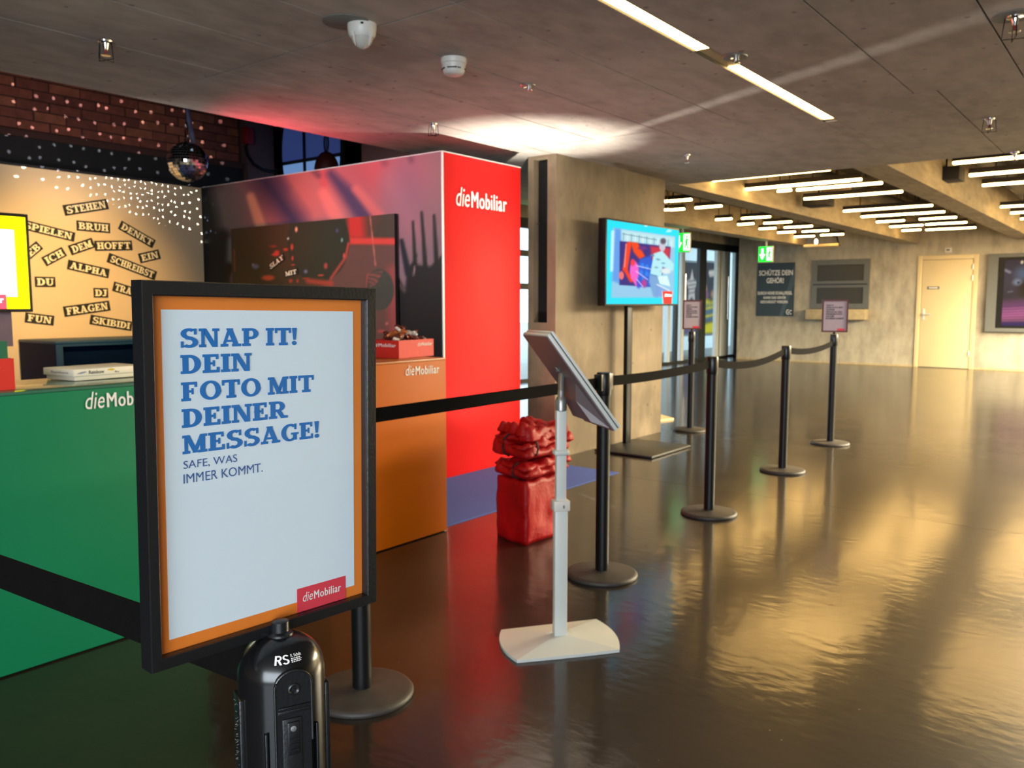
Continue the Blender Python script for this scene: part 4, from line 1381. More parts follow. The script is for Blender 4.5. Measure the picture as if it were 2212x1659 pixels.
# ------------------------------------------------------------------ poster on the nearest post
K = 0.937
SC = Vector((0.4781 * K, 0.6713 * K, 1.28 - (1.28 - 1.1263) * K))
SM = Matrix.Translation(SC) @ Matrix.Rotation(-0.061, 4, 'Z') @ Matrix.Rotation(0.0023, 4, 'X') @ Matrix.Rotation(0.0153, 4, 'Y')
ps = bpy.data.objects.new('framed_poster', None)
COL.objects.link(ps)
ps.matrix_world = SM
ps.location, ps.rotation_euler, _ = SM.to_translation(), SM.to_euler(), 0
tag(ps, 'black poster frame with orange-bordered white poster and blue slab lettering, on the nearest post', 'poster')
w, h, e, et = 0.2264 * K / 2, 0.3163 * K / 2, 0.0098, 0.0124
mb = MB()


def bar(a, b, inner_a, inner_b):
    """mitred frame bar with a rounded front"""
    sec = [(0.0, 0.012), (0.0, -0.0058), (0.06, -0.0070), (0.90, -0.0072), (0.97, -0.0066), (1.0, -0.0045), (1.0, 0.012)]
    v, f = [], []
    for o_, i_ in ((a, inner_a), (b, inner_b)):
        for k, y in sec:
            v.append(SM @ Vector((o_[0] + (i_[0] - o_[0]) * k, y, o_[1] + (i_[1] - o_[1]) * k)))
    n = len(sec)
    for k in range(n - 1):
        f.append((k, k + 1, n + k + 1, n + k))
    f.append((n - 1, 0, n, 2 * n - 1))
    mb.add(v, f, False)


O_ = [(-w - 0.0088, -h - 0.0104), (w + 0.0122, -h - 0.0104), (w + 0.0122, h + et), (-w - 0.0088, h + et)]
I_ = [(-w, -h), (w, -h), (w, h), (-w, h)]
for k in range(4):
    bar(O_[k], O_[(k + 1) % 4], I_[k], I_[(k + 1) % 4])
mb.build('frame', M['plastic_black'], ps)
MB().box(-w - 0.002, w + 0.002, 0.004, 0.010, -h - 0.002, h + 0.002, mw=SM).build('backing', M['metal_black'], ps)
MB().box(-w - 0.001, w + 0.001, 0.002, 0.004, -h - 0.001, h + 0.001, mw=SM).build('orange_border', M['poster_orange'], ps)
ww, wh = 0.2047 * K / 2, 0.2935 * K / 2
MB().box(-ww, ww, 0.0014, 0.002, -wh, wh, mw=SM).build('poster', M['paper'], ps)
PM = SM @ frame_mat((0, 0.0014, 0), (1, 0, 0), (0, 0, 1))


def poster_line(txt, x0, x1, y0, y1, material, kind):
    if kind == 'slab':
        pol = [[(x0 + px * (x1 - x0), y0 + py * (y1 - y0)) for px, py in q] for q in slab(txt)]
    else:
        pol = fit(sans(txt, -0.004), x0, x1, y0, y1)
    letters('lettering', pol, material, ps, PM, 0.0004)


for txt, x1, y0, y1 in (('SNAP IT!', 0.0314, 0.1063, 0.1220), ('DEIN', -0.0162, 0.0845, 0.1002), ('FOTO MIT', 0.0492, 0.0618, 0.0776), ('DEINER', 0.0203, 0.0396, 0.0553), ('MESSAGE!', 0.0552, 0.0175, 0.0332)):
    poster_line(txt, -0.0811, x1, y0, y1, M['blue_ink'], 'slab')
poster_line('SAFE, WAS', -0.0807, -0.0315, 0.0041, 0.0118, M['thin_blue'], 'sans')
poster_line('IMMER KOMMT.', -0.0809, -0.0064, -0.0073, 0.0007, M['thin_blue'], 'sans')
MB().box(0.0285, 0.0847, 0.0008, 0.0014, -0.1478, -0.1249, mw=SM).build('logo_field', M['logo_red'], ps)
ys = max(p[1] for q in logo_polys() for p in q)
letters('lettering', logo_polys(), M['white_ink'], ps, SM @ frame_mat((0.0345, 0.0008, -0.1386), (1, 0, 0), (0, 0, 1)), 0.0004, 0.0442, 0.0090 / ys)
# thin clear cover sheet
MB().box(-w, w, -0.0015, -0.0008, -h, h, mw=SM).build('cover_sheet', M['glass'], ps)

# nearest post: domed belt head
ax_ = SM @ Vector((-0.0012, -0.012, 0))
hx, hy = ax_.x, ax_.y
nr = math.hypot(hx, hy)
phi = math.atan2(-hx / nr, hy / nr) + R(13)
HM = Matrix.Translation((hx, hy, 0)) @ Matrix.Rotation(phi, 4, 'Z')
np_ = thing('barrier_post', 'nearest black barrier post with a domed belt head under the poster frame', 'barrier post', (hx, hy, 0), 0, 'black belt barrier posts')
MB().lathe([(0.166, 0.001), (0.168, 0.006), (0.168, 0.012), (0.163, 0.019), (0.15, 0.023), (0.05, 0.026), (0.034, 0.03)], (hx, hy, 0), 48).build('base', M['rubber'], np_)
MB().lathe([(0.032, 0.028), (0.032, 0.76)], (hx, hy, 0), 28).build('pole', M['metal_black'], np_)
RB, ZSH, DH = 0.0388, 0.946, 0.034
prof = [(0.034, 0.74), (RB, 0.745), (RB, ZSH)] + [(RB * math.cos(R(a)) ** 0.85, ZSH + DH * math.sin(R(a))) for a in range(6, 88, 6)] + [(0.004, ZSH + DH)]
MB().lathe(prof, (hx, hy, 0), 56).build('head', mat('glossy_black_plastic', (17, 17, 18), 0.2, noise=0.02), np_)
MB().lathe([(0.0118, ZSH + DH - 0.006), (0.0112, ZSH + DH + 0.001), (0.0078, ZSH + DH + 0.0025), (0.0078, ZSH + DH + 0.0115), (0.006, ZSH + DH + 0.0125)], (hx, hy, 0), 22).build('neck', M['plastic_black'], np_)
# arched belt cartridge on the front of the head
aw, a0, a1 = 0.0150, 0.76, 0.9475
arch = [(-aw, a0), (aw, a0)] + [(aw * math.cos(R(a)), a1 + 0.0125 * math.sin(R(a))) for a in range(0, 181, 15)]
MB().prism([(x, -0.0425, z) for x, z in arch], (0, 0.012, 0), mw=HM).build('cartridge', M['plastic_black'], np_)
rim = [(-aw - 0.001, -0.0422, 0.84)] + [((aw + 0.001) * math.cos(R(a)), -0.0422, a1 + 0.0135 * math.sin(R(a))) for a in range(180, -1, -12)] + [(aw + 0.001, -0.0422, 0.895)]
MB().tube(rim, 0.0012, 8, mw=HM).build('cartridge_rim', M['plastic_black'], np_)
sm_ = HM @ Matrix.Translation((0.0005, -0.0425, 0.9445)) @ Matrix.Rotation(R(90), 4, 'X')
MB().lathe([(0.0052, -0.001), (0.0052, 0.0012), (0.0042, 0.0016), (0.0030, 0.0006), (0.0026, 0.0002), (0.0012, 0.0002), (0.001, 0.0009)], (0, 0, 0), 20, mw=sm_).build('screw', M['plastic_black'], np_)
MB().box(-0.0135, 0.0135, -0.0445, -0.040, 0.9285, 0.9300, bev=0.0004, mw=HM).build('belt_lip', M['plastic_black'], np_)
MB().box(-0.0138, 0.0138, -0.0434, -0.040, 0.9230, 0.9265, bev=0.0005, mw=HM).build('belt_lip', M['plastic_black'], np_)
lt_ = MB()
MB().box(-0.0105, 0.0065, -0.0440, -0.040, 0.76, 0.919, bev=0.0008, mw=HM).build('latch_plate', M['plastic_black'], np_)
MB().box(-0.0065, 0.0040, -0.0456, -0.043, 0.886, 0.916, bev=0.0008, mw=HM).build('latch', M['plastic_black'], np_)
for z in (0.890, 0.895, 0.900):
    MB().box(-0.005, 0.003, -0.0462, -0.0450, z, z + 0.0018, mw=HM).build('latch_rib', M['plastic_black'], np_)
MB().lathe([(0.0026, -0.001), (0.0026, 0.0008), (0.001, 0.0012)], (0, 0, 0), 12, mw=HM @ Matrix.Translation((-0.0015, -0.0456, 0.9105)) @ Matrix.Rotation(R(90), 4, 'X')).build('latch_pin', M['grey_metal'], np_)
for sx in (-1, 1):
    MB().box(sx * 0.0385 - 0.0022, sx * 0.0385 + 0.0022, -0.013, 0.013, 0.75, 0.930, bev=0.001, mw=HM).build('side_rail', M['plastic_black'], np_)
for sx in (-0.0225, 0.0225):
    MB().box(sx - 0.0012, sx + 0.0012, -0.0355, -0.028, 0.75, 0.905, bev=0.0006, mw=HM).build('rib', M['plastic_black'], np_)
# frayed edge at the left side rail
fr = MB()
for k in range(60):
    z = 0.76 + 0.168 * rr.random() ** 0.5
    b_ = Vector((-0.0408, rr.uniform(-0.010, 0.004), z))
    fr.tube([b_, b_ + Vector((-rr.uniform(0.0004, 0.0022), rr.uniform(-0.001, 0.001), rr.uniform(-0.0012, 0.0016)))], 0.00016, 3, mw=HM)
o = fr.build('frayed_fibres', mat('grey_fibres', (120, 118, 114), 0.9, noise=0.1), np_)
o['kind'] = 'stuff'


def dome(x, y, lift=0.0):
    """wrap sticker coordinates (metres) round the dome"""
    t0 = R(38)
    t = t0 + y / 0.036
    rad_ = RB * math.cos(t) ** 0.85 + lift
    a = R(-90) + x / (RB * math.cos(t0) ** 0.85)
    return HM @ Vector((rad_ * math.cos(a), rad_ * math.sin(a), ZSH + DH * math.sin(t) + lift))


stk = MB()
nx_, ny_ = 16, 4
vs, fs = [], []
for i in range(nx_ + 1):
    x = -0.016 + 0.032 * i / nx_
    hh = 0.0062 * math.sqrt(max(0.02, 1 - (x / 0.0162) ** 2))
    for j in range(ny_ + 1):
        vs.append(dome(x, -hh + 2 * hh * j / ny_, 0.0004))
for i in range(nx_):
    for j in range(ny_):
        a = i * (ny_ + 1) + j
        fs.append((a, a + ny_ + 1, a + ny_ + 2, a + 1))
stk.add(vs, fs, True)
stk.build('sticker', mat('glossy_black_sticker', (9, 9, 10), 0.25, noise=0.02), np_)


def dome_text(polys, material, name):
    mb = MB()
    for i, q in enumerate(polys):
        mb.add([dome(x, y, 0.0009 + (i % 40) * 1e-5) for x, y in q], [tuple(range(len(q)))])
    me = bpy.data.meshes.new(name)
    inv = wm(np_).inverted()
    me.from_pydata([tuple(inv @ Vector(p)) for p in mb.v], [], mb.f)
    me.materials.append(material)
    o = bpy.data.objects.new(name, me)
    COL.objects.link(o)
    o.parent = np_


rs = []
for x0, pol in ((-0.0125, _stem(0, b=False, t=False, st=0.2) + [R4(0, 0.84, 0.4, 1), R4(0, 0.42, 0.4, 0.56)] + arc(0.38, 0.71, 0.33, 0.29, 0.2, 0.15, -90, 90) + [dg(0.5, 0, 0.3, 0.45, 0.22)]), (-0.0062, arc(0.36, 0.73, 0.34, 0.28, 0.2, 0.14, 25, 270, 14) + arc(0.36, 0.28, 0.35, 0.29, 0.2, 0.14, -155, 90, 14))):
    rs += [[(x0 + px * 0.0083, -0.0042 + py * 0.0088) for px, py in q] for q in pol]
dome_text(rs, M['white_ink'], 'lettering')
dome_text(fit(sans('R. Schulz', 0.02), 0.0012, 0.0112, 0.0015, 0.0046), M['white_ink'], 'lettering')
for k, (xa, xb) in enumerate(((0.0012, 0.0098), (0.001, 0.0102), (0.0012, 0.0094))):
    x, y = xa, -0.0002 - k * 0.0016
    bits = []
    while x < xb:
        l_ = rr.uniform(0.0006, 0.002)
        bits.append(R4(x, y, min(xb, x + l_), y + 0.0009))
        x += l_ + 0.0005
    dome_text(bits, M['white_ink'], 'fine_print')
# belt leaving to the left
bdir = (FWD.xy * 0 + Vector((math.cos(HEAD), math.sin(HEAD))) * 0.225 + Vector((RGT.x, RGT.y)) * -0.335).normalized()
bp0 = Vector((hx, hy, 0))
bend = bp0 + Vector((bdir.x, bdir.y, 0)) * 1.55
belt(bp0, bend, 0.918, 0.962, 0.0, 'black belt running from the nearest post out of the picture before the green counter', 0.040, 0.034)
post(bend.x, bend.y, 'black barrier post holding the far end of the nearest belt', clips=())

# ------------------------------------------------------------------ white tablet stand
kb = at(1209, 1372, 'z', 0.03)
ks = thing('tablet_stand', 'white height-adjustable floor stand holding a tilted tablet, in front of the red bag', 'tablet stand', (kb.x, kb.y, 0))
cor = [at(*q, 'z', 0.012) for q in ((1083, 1360), (1288, 1337), (1338, 1403), (1117, 1426))]
cb = sum(cor, Vector((0, 0, 0))) / 4
ring = []
for i in range(4):
    a, b = cor[i], cor[(i + 1) % 4]
    bul = (0.0, 0.030, 0.004, 0.030)[i]
    nrm = Vector(((b - a).y, -(b - a).x, 0)).normalized()
    if nrm.dot((a + b) / 2 - cb) < 0:
        nrm = -nrm
    for k in range(8):
        t = k / 8
        ring.append(a + (b - a) * t + nrm * bul * 4 * t * (1 - t))
n = len(ring)
top_ = [Vector((p.x, p.y, 0.012)) for p in ring]
in_ = [Vector((kb.x + (p.x - kb.x) * 0.22, kb.y + (p.y - kb.y) * 0.22, 0.034)) for p in ring]
bot_ = [Vector((p.x, p.y, 0.001)) for p in ring]
mb = MB()
mb.add(bot_ + top_ + in_, [(i, (i + 1) % n, n + (i + 1) % n, n + i) for i in range(n)] + [(n + i, n + (i + 1) % n, 2 * n + (i + 1) % n, 2 * n + i) for i in range(n)] + [tuple(range(n)), tuple(2 * n + i for i in range(n))], False)
mb.build('base_plate', M['white_metal'], ks)
KM = Matrix.Translation((kb.x, kb.y, 0)) @ Matrix.Rotation(math.atan2((cor[2] - cor[3]).y, (cor[2] - cor[3]).x), 4, 'Z')
MB().box(-0.025, 0.025, -0.018, 0.018, 0.02, 0.53, bev=0.006, mw=KM).build('lower_tube', M['white_metal'], ks)
MB().box(-0.0195, 0.0195, -0.014, 0.014, 0.50, 0.895, bev=0.006, mw=KM).build('upper_tube', M['white_metal'], ks)
MB().box(-0.031, 0.031, -0.024, 0.024, 0.512, 0.552, bev=0.004, mw=KM).build('clamp', M['white_plastic'], ks)
MB().box(0.003, 0.009, -0.0256, -0.0236, 0.524, 0.536, bev=0.001, mw=KM).build('clamp_screw', M['hatch'], ks)
MB().box(-0.029, 0.029, -0.022, 0.022, 0.720, 0.742, bev=0.009, mw=KM, seg=3).build('collar', M['white_metal'], ks)
MB().lathe([(0.018, 0.885), (0.0215, 0.888), (0.0215, 0.925), (0.018, 0.932), (0.013, 0.940), (0.013, 0.958), (0.009, 0.966)], (0, 0, 0), 24, mw=KM).build('swivel_joint', M['grey_metal'], ks)
TM = Matrix.Rotation(0.937, 4, 'Z') @ Matrix.Rotation(-0.6358, 4, 'X') @ Matrix.Rotation(0.0197, 4, 'Y')
tc_ = Vector((2.544, 1.7295, 0.9898))
tn = (TM @ Vector((0, 1, 0))).normalized()
if tn.dot(Vector((0, 0, EYE)) - tc_) > 0:
    tn = -tn
tx_, tz_ = (TM @ Vector((1, 0, 0))).normalized(), (TM @ Vector((0, 0, 1))).normalized()
TF = Matrix(((tx_.x, tn.x, tz_.x, tc_.x), (tx_.y, tn.y, tz_.y, tc_.y), (tx_.z, tn.z, tz_.z, tc_.z), (0, 0, 0, 1)))   # y = away from the camera (display side)
TW, TH_ = 0.158, 0.2157
MB().box(-TW + 0.004, TW - 0.004, 0.0, 0.004, -TH_ + 0.004, TH_ - 0.004, mw=TF).build('back_shell', M['tablet_back'], ks)
MB().box(-TW, TW, 0.004, 0.018, -TH_, TH_, bev=0.003, mw=TF).build('rear_case', M['white_metal'], ks)
MB().box(-TW + 0.003, TW - 0.003, 0.018, 0.021, -TH_ + 0.003, TH_ - 0.003, mw=TF).build('case_gap', M['metal_black'], ks)
MB().box(-TW, TW, 0.021, 0.031, -TH_, TH_, bev=0.003, mw=TF).build('front_case', M['white_metal'], ks)
MB().box(-TW + 0.03, TW - 0.03, 0.0305, 0.032, -TH_ + 0.04, TH_ - 0.04, mw=TF).build('display', M['dark_glass'], ks)
# wedge-shaped lower housing on the back, and the arm to the joint
wd = MB()
z0, z1 = -TH_ + 0.012, 0.0
wv = [(-0.10, 0.0, z1), (0.10, 0.0, z1), (0.13, 0.0, z0), (-0.13, 0.0, z0), (-0.07, -0.030, z1 - 0.06), (0.07, -0.030, z1 - 0.06), (0.10, -0.036, z0 + 0.055), (-0.10, -0.036, z0 + 0.055)]
wd.add(wv, [(0, 1, 5, 4), (1, 2, 6, 5), (2, 3, 7, 6), (3, 0, 4, 7), (4, 5, 6, 7), (0, 3, 2, 1)], False, TF)
wd.build('rear_housing', M['tablet_back'], ks)
jt = KM @ Vector((0, 0, 0.955))
MB().tube([jt, TF @ Vector((0.0, 0.002, 0.035))], 0.012, 12).build('joint_arm', M['grey_metal'], ks)
MB().tube([TF @ Vector((0.012 * math.cos(R(a)) - 0.0, -0.004, 0.05 + 0.020 * math.sin(R(a)))) for a in range(0, 181, 20)], 0.003, 6).build('cable_clip', M['grey_metal'], ks)


# ------------------------------------------------------------------ red bag and folded red cloths
def soft(name, corners, z0, z1, material, root, bulge=0.02, crease=0.012, seed=0, taper=0.95, cuts=14, sag=0.0, frq=9.0):
    """crumpled cloth block over a four-cornered footprint"""
    from mathutils import noise as nz
    c = sum((Vector(p) for p in corners), Vector((0, 0))) / 4
    bm = bmesh.new()
    vv = []
    for z, k in ((z0, 1.0), (z1, taper)):
        for p in corners:
            q = c + (Vector(p) - c) * k
            vv.append(bm.verts.new((q.x, q.y, z)))
    for q in ((3, 2, 1, 0), (4, 5, 6, 7), (0, 1, 5, 4), (1, 2, 6, 5), (2, 3, 7, 6), (3, 0, 4, 7)):
        bm.faces.new([vv[i] for i in q])
    bmesh.ops.recalc_face_normals(bm, faces=bm.faces)
    bmesh.ops.subdivide_edges(bm, edges=list(bm.edges), cuts=cuts, use_grid_fill=True)
    bm.normal_update()
    off = Vector((seed * 3.7, seed * 1.3, seed * 2.1))
    for v in bm.verts:
        hgt = (v.co.z - z0) / (z1 - z0)
        n_ = v.normal
        d = nz.noise(v.co * frq + off) * crease + abs(nz.noise(v.co * frq * 1.7 + off * 2)) * crease * 0.9
        side = 4 * hgt * (1 - hgt)
        v.co += Vector((n_.x, n_.y, 0)) * (bulge * side + d * 0.9)
        if hgt > 0.4:
            v.co.z += (d * 1.6 + nz.noise(v.co * 4.0 + off) * sag) * (hgt - 0.4) / 0.6
    bmesh.ops.smooth_vert(bm, verts=[v for v in bm.verts if v.co.z > z0 + 0.02], factor=0.4, use_axis_x=True, use_axis_y=True, use_axis_z=True)
    for v in bm.verts:
        v.co.z = max(v.co.z, z0)
    me = bpy.data.meshes.new(name)
    bm.to_mesh(me)
    bm.free()
    inv = wm(root).inverted()
    me.transform(inv)
    for p in me.polygons:
        p.use_smooth = True
    me.materials.append(material)
    o = bpy.data.objects.new(name, me)
    COL.objects.link(o)
    o.parent = root
    return o


fc = at(1136, 1180, 'z', 0).xy
lc = at(1074, 1158, 'z', 0).xy
rc = at(1222, 1147, 'z', 0).xy
bc = lc + (rc - fc)
bg = thing('cloth_bag', 'red nylon carrier bag on the dark floor behind the tablet stand', 'bag', (fc.x, fc.y, 0))
soft('bag_body', [fc, rc, bc, lc], 0.001, 0.335, M['bag'], bg, 0.004, 0.016, 1, 0.97)
cen = (fc + rc + bc + lc) / 4
sc2 = lambda k, r_: [cen + Matrix.Rotation(r_, 2) @ ((p - cen) * k) for p in (fc, rc, bc, lc)]
f1 = thing('folded_cloth', 'folded red cloth with one dark strap lying on the red bag', 'folded cloth', (cen.x, cen.y, 0.342))
f2 = thing('folded_cloth', 'crumpled red cloth with two dark straps, topmost on the red bag', 'folded cloth', (cen.x, cen.y, 0.46))
for k, (za, zb3, kk, ro) in enumerate(((0.356, 0.396, 1.0, 0.02), (0.394, 0.430, 1.02, -0.02))):
    soft('fold', sc2(kk, ro), za, zb3, M['bag'], f1, 0.016, 0.020, 3 + k, 0.99, cuts=24, sag=0.012, frq=13.0)
for k, (za, zb3, kk, ro) in enumerate(((0.466, 0.514, 1.03, 0.03), (0.512, 0.552, 1.04, 0.0), (0.550, 0.583, 0.98, 0.06), (0.580, 0.603, 0.86, -0.08))):
    soft('fold', sc2(kk, ro), za, zb3, M['bag'], f2, 0.016, 0.022 + 0.004 * k, 9 + k, 0.97, cuts=24, sag=0.03 + 0.012 * k, frq=12.0)


def strap(root, pos, z0, z1, k):
    a = cen + (lc - cen) * k
    b = cen + (fc - cen) * k
    out = Vector(((b - a).y, -(b - a).x)).normalized()
    if out.dot(b - cen) < 0:
        out = -out
    p = a + (b - a) * pos
    pts = [Vector((p.x + out.x * o_, p.y + out.y * o_, z)) for o_, z in ((0.0, z0), (0.036, z0 + 0.2 * (z1 - z0)), (0.044, (z0 + z1) / 2), (0.036, z0 + 0.8 * (z1 - z0)), (0.0, z1))]
    MB().tube(pts, 0.006, 8).build('strap', M['bag_dark'], root)


strap(f1, 0.75, 0.355, 0.44, 1.0)
strap(f2, 0.45, 0.465, 0.585, 1.03)
MB().tube([Vector((fc.x + (rc.x - fc.x) * 0.12 + o_ * 0.1, fc.y + (rc.y - fc.y) * 0.12 - o_, z)) for o_, z in ((0.0, 0.47), (0.036, 0.49), (0.042, 0.52), (0.03, 0.56))], 0.006, 8).build('strap', M['bag_dark'], f2)

# ------------------------------------------------------------------ big display on a floor stand by the pillar
YD = 3.66
dl, drt = at(1309, 470, 'y', YD), at(1468, 494, 'y', YD)
x0, x1 = dl.x, drt.x
z1, z0 = (dl.z + drt.z) / 2, (at(1307, 660, 'y', YD).z + at(1463, 661, 'y', YD).z) / 2
ds = thing('display_stand', 'large cyan-framed display on a black floor stand in front of the concrete pillar', 'display', (6.45, 3.72, 0))
B(x0, x1, YD, YD + 0.075, z0, z1, bev=0.006).build('housing', M['metal_black'], ds)


def booth_ad(s, t):
    TLx, TLy, TRx, TRy, BRx, BRy, BLx, BLy = 220, 205, 1258, 365, 1205, 1452, 185, 1445
    x = (1 - t) * ((1 - s) * BLx + s * BRx) + t * ((1 - s) * TLx + s * TRx)
    y = (1 - t) * ((1 - s) * BLy + s * BRy) + t * ((1 - s) * TLy + s * TRy)
    p = Paint(x, y, (0, 232, 252))
    p.poly([(290, 318), (1190, 452), (1150, 1358), (250, 1352)], (150, 205, 238), 10)
    p.poly([(320, 330), (400, 345), (370, 1150), (265, 1100)], (80, 150, 240), 20, 0.8)
    for i in range(9):
        p.seg(288 - i * 3, 380 + i * 66, 284 - i * 3, 418 + i * 66, 20, (225, 250, 255), 10, 0.85)
    p.poly([(400, 350), (1190, 460), (1180, 620), (1080, 590), (400, 510)], (190, 232, 240), 16)
    for i in range(14):
        p.seg(430 + i * 54, 400 + i * 9, 425 + i * 54, 500 + i * 9, 8, (235, 252, 252) if i % 2 else (130, 170, 190), 6, 0.8)
    p.seg(420, 410, 900, 500, 6, (90, 130, 150), 5, 0.8)
    p.poly([(375, 515), (1115, 605), (1080, 900), (800, 1195), (358, 1165)], (46, 34, 130), 6)
    p.poly([(650, 780), (830, 720), (850, 1190), (600, 1190), (560, 1000)], (10, 90, 214), 16)
    for bx_, by_ in ((680, 880), (745, 900), (660, 980), (740, 1000), (690, 1070)):
        p.ell(bx_, by_, 26, 40, (14, 140, 250), 0.3, 0.8)
    p.ell(620, 1150, 30, 60, (70, 70, 220), 0.4)
    p.ell(700, 1140, 40, 60, (190, 50, 150), 0.4)
    p.seg(500, 560, 440, 930, 34, (255, 60, 30), 12)
    p.seg(460, 560, 430, 920, 8, (255, 150, 140), 8)
    p.poly([(520, 530), (620, 540), (720, 740), (640, 780), (560, 680)], (255, 66, 10), 14)
    p.seg(440, 930, 520, 1100, 26, (255, 50, 20), 12)
    p.ell(565, 960, 62, 150, (255, 96, 210), 0.15)
    p.seg(550, 1050, 585, 1170, 34, (255, 96, 200), 10, 1, 10)
    p.ell(545, 830, 30, 50, (255, 50, 70), 0.3)
    p.ell(690, 620, 60, 30, (110, 30, 130), 0.4)
    p.poly([(800, 590), (1110, 620), (1080, 870), (1000, 800), (820, 790)], (206, 36, 70), 20)
    p.ell(388, 1022, 32, 62, (255, 110, 110), 0.15)
    p.seg(600, 880, 800, 930, 6, (230, 220, 255), 5)
    p.seg(590, 960, 750, 1085, 6, (245, 200, 255), 5)
    p.seg(595, 1080, 680, 1190, 5, (240, 220, 255), 5)
    p.ell(985, 590, 48, 80, (205, 200, 215), 0.15)               # person at the counter
    p.ell(1000, 520, 44, 44, (90, 80, 105), 0.3)
    p.poly([(850, 700), (980, 660), (1070, 760), (1160, 860), (1150, 960), (980, 900), (960, 1060), (790, 1000)], (184, 240, 248), 10)
    p.poly([(780, 1010), (960, 1050), (900, 1350), (830, 1340), (770, 1120)], (120, 170, 220), 14)
    for i in range(16):
        p.ell(820 + (i * 83) % 190, 720 + (i * 61) % 420, 26, 12, (96, 150, 190), 0.5, 0.5)
    p.poly([(900, 1040), (1050, 1030), (1095, 1190), (930, 1150)], (220, 255, 250), 8)
    p.ell(1030, 960, 80, 46, (225, 240, 240), 0.3)
    p.poly([(880, 1150), (1130, 1280), (1140, 1350), (860, 1340)], (120, 160, 226), 14, 0.8)
    p.seg(890, 1160, 1080, 1255, 8, (240, 250, 255), 5)
    p.poly([(962, 1255), (1135, 1262), (1118, 1455), (965, 1450)], (235, 250, 252), 6)
    p.poly([(970, 1258), (1125, 1264), (1108, 1455), (980, 1450)], (255, 62, 48), 5)
    p.ell(745, 292, 24, 14, (220, 255, 255), 0.4)
    p.poly([(1040, 390), (1080, 345), (1150, 360), (1120, 388)], (220, 255, 255), 8, 0.9)
    return p.c


grid_print('screen_picture', 170, 120, (x0 + 0.016, YD - 0.002, z0 + 0.016), (x1 - x0 - 0.032, 0, 0), (0, 0, z1 - z0 - 0.032), booth_ad, vcol_mat('display_picture', 0.3, 1.0), ds)
lx = x0 + (x1 - x0) * 0.785
logo_at(ds, (lx, YD - 0.002, z0 + 0.085), (lx + 0.14, YD - 0.002, z0 + 0.085), (0, -1, 0), 0.028, M['screen_white'])
px_ = at(1357, 800, 'y', YD + 0.09).x
B(px_ - 0.045, px_ + 0.045, YD + 0.076, YD + 0.116, 0.02, z1 - 0.2, bev=0.006).build('pole', M['metal_black'], ds)
B(px_ - 0.2, px_ + 0.2, YD + 0.0755, YD + 0.08, z0 + 0.15, z1 - 0.15).build('wall_mount', M['metal_black'], ds)
B(6.02, 6.74, 3.24, 3.80, 0.004, 0.022, bev=0.004).build('base_plate', M['anthracite'], ds)
for qx, qy in ((6.1, 3.32), (6.66, 3.32), (6.1, 3.72), (6.66, 3.72)):
    MB().lathe([(0.02, 0.0005), (0.02, 0.005)], (qx, qy, 0), 10).build('foot', M['rubber'], ds)
wp = at(1418, 900, 'z', 0).xy
tp = thing('base_plate_stand', 'pale flat stand base on the floor, peeping out behind the pillar', 'stand', (8.1, 4.3, 0))
MB().prism([(8.47, 4.50, 0.001), (8.235, 4.17, 0.001), (7.95, 4.24, 0.001), (7.95, 4.62, 0.001)], (0, 0, 0.02)).build('base', M['pale_wood'], tp)
MB().lathe([(0.02, 0.02), (0.02, 1.2)], (8.06, 4.50, 0), 12).build('pole', M['white_metal'], tp)

# ------------------------------------------------------------------ strip light in the low ceiling
st = thing('strip_light', 'long warm strip light recessed in the low concrete ceiling', 'ceiling light', (3.5, (SY0 + SY1) / 2, HC))
B(-2.6, 3.77, SY0 + 0.004, SY1 - 0.004, HC + 0.012, HC + 0.02).build('diffuser', M['strip'], st)
B(4.14, SX1 - 0.04, SY0 + 0.004, SY1 - 0.004, HC + 0.012, HC + 0.02).build('diffuser', M['strip'], st)
B(3.772, 4.138, SY0 + 0.004, SY1 - 0.004, HC + 0.016, HC + 0.022).build('blank_cover', M['gold'], st)
B(SX1 - 0.038, SX1 - 0.004, SY0 + 0.004, SY1 - 0.004, HC + 0.010, HC + 0.02).build('end_cover', M['gold'], st)
mb = MB()
mb.box(-2.6, SX1 - 0.003, SY0 + 0.0005, SY0 + 0.0035, HC + 0.001, HC + 0.085).box(-2.6, SX1 - 0.003, SY1 - 0.0035, SY1 - 0.0005, HC + 0.001, HC + 0.085).box(-2.6, SX1 - 0.003, SY0 + 0.0035, SY1 - 0.0035, HC + 0.03, HC + 0.085)
mb.build('channel', M['metal_black'], st)

# ------------------------------------------------------------------ tube lights between the beams of the hall
ZT = 2.60


def tube_light(x, ya, yb, label, group):
    t = thing('tube_light', label, 'ceiling light', (x, (ya + yb) / 2, ZT), 0, group)
    B(x - 0.019, x + 0.019, ya + 0.012, yb - 0.012, ZT - 0.010, ZT + 0.018, bev=0.010).build('diffuser', M['tube'], t)
    B(x - 0.035, x + 0.035, ya + 0.012, yb - 0.012, ZT + 0.019, ZT + 0.07).build('housing', M['void'], t)
    for y in (ya + 0.2 * (yb - ya), ya + 0.8 * (yb - ya)):
        MB().tube([(x, y, ZT + 0.07), (x, y, 3.25)], 0.006, 6).build('hanger', M['metal_black'], t)


